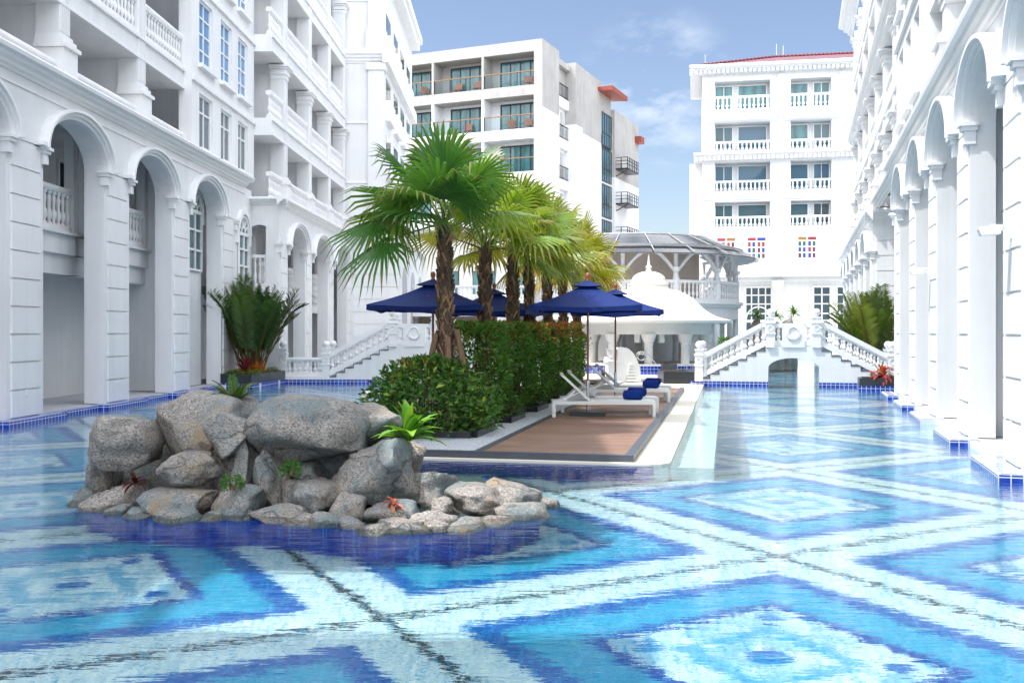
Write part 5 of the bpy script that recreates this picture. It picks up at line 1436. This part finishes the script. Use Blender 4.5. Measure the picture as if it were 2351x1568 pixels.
def canopy_ring(r0, z0, r1, z1, mat, name, par, n=48):
    mm = MB(); vs = []; fs = []
    for i in range(n + 1):
        t = A0 + (A1 - A0) * i / n
        for (r, z) in ((r0, z0), (r1, z1)): vs.append((r * math.cos(t), r * math.sin(t), z)); 
        for (r, z) in ((r0, z0 - .03), (r1, z1 - .03)): vs.append((r * math.cos(t), r * math.sin(t), z))
    for i in range(n):
        a = 4 * i; b = a + 4; fs += [(a, b, b + 1, a + 1), (a + 2, b + 2, b + 3, a + 3), (a, b, b + 2, a + 2), (a + 1, b + 1, b + 3, a + 3)]
    mm.add(vs, fs); return mm.build(name, mat, par, 50)
cp = canopy_ring(3.6, 5.95, 5.15, 5.28, M['smoked'], 'glass_canopy', GA)
canopy_ring(5.15, 5.28, 5.95, 4.93, M['smoked'], 'canopy_edge', cp)
m = MB(); ring(m, 5.10, 5.22, 5.26, 5.38, A0, A1)
for i in range(15):
    t = A0 + (A1 - A0) * i / 14; m.beam((3.6 * math.cos(t), 3.6 * math.sin(t), 5.97), (5.9 * math.cos(t), 5.9 * math.sin(t), 5.02), .03, .03)
m.build('canopy_frame', M['mid_grey'], cp)
m = MB(); ring(m, 3.3, 3.62, 5.82, 6.0, A0, A1); m.build('roof_rim', M['frame_white'], GA)
m = MB(); m.lathe(0, 0, [(4.2, 0), (4.2, 2.2)], 44); m.build('ground_floor_wall', M['cream'], GA, 60)
for i in range(11):
    t = A0 + (A1 - A0) * (i + .5) / 11; q = MB(); x, y = 4.2 * math.cos(t), 4.2 * math.sin(t)
    q.lathe(x, y, [(.30, 0), (.30, .5), (.22, .6), (.22, 1.9), (.3, 2.0), (.3, 2.15)], 10); q.build('pilaster', M['cream'], GA, 40)

# ------------------------------------------------------------------ bell-roofed pavilion
PX, PY = 5.52, 40.2
PV = thing('pavilion', 'round cream pavilion with bell-shaped white roof and finial beside the pool', 'pavilion', (PX, PY, 0))
m = MB(); m.lathe(0, 0, [(2.55, 2.02), (2.65, 2.06), (3.28, 2.05), (3.30, 2.07), (3.30, 2.17), (3.05, 2.22), (2.72, 2.31), (2.50, 2.42), (2.27, 2.57), (2.05, 2.77), (1.81, 3.01), (1.60, 3.17), (1.36, 3.29), (1.1, 3.38), (.84, 3.43), (.76, 3.44)], 64); m.lathe(0, 0, [(.76, 3.40), (.83, 3.42), (.83, 3.50), (.77, 3.53), (.77, 3.60), (.82, 3.62), (.82, 3.68), (.70, 3.70), (.69, 3.80), (.62, 3.95), (.48, 4.06), (.28, 4.13), (.02, 4.16)], 48)
m.build('bell_roof', M['cream'], PV, 45)
m = MB(); m.lathe(0, 0, [(.12, 4.14), (.11, 4.22), (.07, 4.26), (.13, 4.32), (.10, 4.38), (.055, 4.42), (.035, 4.65), (.004, 4.86)], 14); m.build('finial', M['cream'], PV, 50)
m = MB(); m.lathe(0, 0, [(2.3, 1.62), (2.48, 1.62), (2.48, 2.04), (2.3, 2.04)], 56); m.build('ring_beam', M['cream'], PV, 40)
for k in range(10):
    t = 2 * math.pi * (k + .28) / 10; x, y = 2.36 * math.cos(t), 2.36 * math.sin(t)
    c = MB(); c.lathe(x, y, [(.22, .2), (.22, .32), (.17, .36), (.165, 1.2), (.19, 1.24), (.17, 1.3), (.24, 1.42), (.25, 1.48), (.29, 1.56), (.29, 1.64)], 18); c.build('column', M['cream'], PV, 40)
for k in range(5):
    t = R(250 + 26 * k); q = MB(); q.box(-.12, .12, -.1, .1, 1.3, 1.62); o = q.build('speaker_box', M['lamp_white'], PV); o.location = (2.0 * math.cos(t), 2.0 * math.sin(t), 0); o.rotation_euler = (0, 0, t)
m = MB(); m.lathe(0, 0, [(2.72, .42), (2.78, .42), (2.78, .5), (1.9, .5), (1.9, .42)], 56); m.build('counter_top', M['cream'], PV, 40)
m = MB(); m.lathe(0, 0, [(2.75, .0), (2.75, .43), (2.6, .43), (2.6, .0)], 64); m.build('tiled_base', M['tile_blue'], PV, 40)
# glittering spa water round it, low walls
m = MB(); m.lathe(PX, PY, [(2.8, .10), (3.3, .10), (3.3, .16), (2.8, .16)], 56); struct(m.build('spa_basin', M['tile_blue']))
for lb, x0, x1, y0, y1, z1 in (('low black planter wall behind the two far loungers', 3.05, 4.15, 33.9, 34.4, .36), ('angular low black planter at the left foot of the sunlit bridge', 4.95, 6.25, 32.5, 33.9, .42), ('small black planter block beside the round tiled base', 5.45, 6.05, 36.0, 36.5, .55)):
    t = thing('planter', lb, 'planter', ((x0 + x1) / 2, y0, 0)); hw = (x1 - x0) / 2
    m = MB(); m.hexa([(-hw, 0, -.3), (hw - .35, 0 - .3, -.3), (hw, y1 - y0, -.3), (-hw, y1 - y0, -.3), (-hw, 0, z1), (hw - .35, -.3, z1), (hw, y1 - y0, z1), (-hw, y1 - y0, z1)]); m.build('planter_box', M['black_stone'], t)
    m = MB(); m.box(-hw + .1, hw - .45, .1, y1 - y0 - .1, z1 - .02, z1 + .01); m.build('soil', M['soil'], t)
# stainless pool rail
pr = thing('pool_handrail', 'curled stainless steel pool handrail on the tiled base of the pavilion', 'handrail', (4.98, 37.45, .45))
for y in (0, .28):
    m = MB(); pts = [(-.30, y, 0), (-.30, y, .32)]
    for k in range(26):
        t = math.pi - 2 * math.pi * k / 18; r = .19 - .0035 * k; pts.append((-.11 + r * math.cos(t), y, .34 + r * math.sin(t)))
    m.tube(pts, .02, 8); m.tube([(-.11, y, .53), (.02, y, .52), (.5, y, .02)], .02, 8); m.build('rail', M['steel'], pr, 60)
# white urn and scroll-shaped stair cheek
ur = thing('urn_fountain', 'white garden urn on a pedestal against a scroll-shaped wall, beyond the far loungers', 'fountain', (3.35, 33.2, .03), R(10))
m = MB(); m.box(-.20, .14, -.2, .2, 0, .72); m.box(-.24, .18, -.24, .24, .66, .73); m.build('pedestal', M['white_trim'], ur)
m = MB(); m.lathe(-.03, 0, [(.11, .73), (.05, .80), (.06, .84), (.15, .92), (.17, 1.08), (.20, 1.12), (.16, 1.12), (.13, 1.0)], 18); m.build('urn', M['white_trim'], ur, 40)
m = MB(); n = 14; pr_ = [(.14, 0), (.95, 0)] + [(.95 - .62 * (1 - math.cos(math.pi / 2 * k / n)) , .02 + 1.15 * math.sin(math.pi / 2 * k / n)) for k in range(n + 1)] + [(.14, 1.17)]
m.prism_d(pr_, -.15, .15)
for k in range(6): m.box(.42 + .02 * k, .80 - .03 * k, -.26, -.15, .1 * k + .05, .1 * k + .12)
m.build('scroll_wall', M['white_trim'], ur)
# round clipped tree by the doors
shrub('small potted laurel tree by the white columns left of the sunlit bridge', 7.75, 36.2, .12, .28, .28, 1.35, 900, .09, SC, 91, kind='potted_tree', boxy=2, loose=.2, cat='tree')
# rock planter with ferns behind the sunlit bridge
for lb, px0, px1, py0, py1, sd in (('pale boulder with a green plant trailing down, left end behind the sunlit bridge', 1726, 1766, 722, 905, 1), ('pale low boulder in the middle behind the sunlit bridge', 1754, 1808, 738, 905, 2), ('pale rounded boulder behind the sunlit bridge, right of the middle', 1798, 1836, 722, 880, 3)):
    a = W(px0, py1, 44); b = W(px1, py0, 44)
    o = bpy.data.objects.new('boulder', rock_mesh(200 + sd, b.x - a.x, .9, b.z - a.z + .4)); COL.objects.link(o); o.location = ((a.x + b.x) / 2, 44.4, (a.z + b.z) / 2 - .2)
    tag(o, lb, 'boulder', 'pale boulders behind the sunlit bridge')
for lb, px, py, sd in (('fern on top of the left pale boulder behind the bridge', 1738, 724, 1), ('fern rising behind the left upper newel ball of the sunlit bridge', 1781, 728, 2), ('bright fern on the right pale boulder behind the bridge', 1823, 722, 3)):
    p = W(px, py, 44.4); rosette('fern', lb, 'fern', tuple(p), 34, .52, .035, ((.14, .28, .03), (.2, .33, .05), (.09, .2, .03)), 300 + sd, (10, 80), 1.2)
# ------------------------------------------------------------------ low terrace building behind the palms
TB = thing('terrace_building', 'low white terrace building with balustrade and teal windows behind the palm trunks', 'building', (0, 54.5, .12))
m = MB(); hl = [(-6.0 + 2.9 * i, -3.7 + 2.9 * i, 0, 2.45) for i in range(5)]
m.holes(-7, 9, 0, 3.2, 0, .3, hl); m.box(-7, 9, .3, 6, 2.9, 3.2); m.build('wall', M['white'], TB)
m = MB(); m.box(-7, 9, 5.6, 6, 0, 2.9); m.build('rear_wall', M['beige'], TB)
hw_ = MB(); hw_.holes(-7, 9, 3.2, 7.4, 6, 6.4, [(-4.6 + 2.2 * i, -3.2 + 2.2 * i, 3.9, 5.3) for i in range(6)]); hw_.build('upper_wall', M['cream'], TB)
for i in range(6): window(TB, 1, -4.6 + 2.2 * i, -3.2 + 2.2 * i, 3.9, 5.3, 6.05, 2, 1, 'pane_teal', frame='frame_dark')
m = MB(); m.box(-7, 9, 5.8, 8, 7.4, 7.6); m.build('flat_roof', M['grey_plaster'], TB)
for i in range(5): balustrade(TB, 1, -7 + 3.2 * i, -3.8 + 3.2 * i, .15, 3.2, .95, pitch=.24, r=.08)
lv = MB()
for k in range(14): lv.hexa([(2.35, .02, .3 + .15 * k), (3.3, .02, .3 + .15 * k), (3.3, .10, .36 + .15 * k), (2.35, .10, .36 + .15 * k), (2.35, .02, .34 + .15 * k), (3.3, .02, .34 + .15 * k), (3.3, .10, .40 + .15 * k), (2.35, .10, .40 + .15 * k)])
lv.build('louvre_shutter', M['cream'], TB)
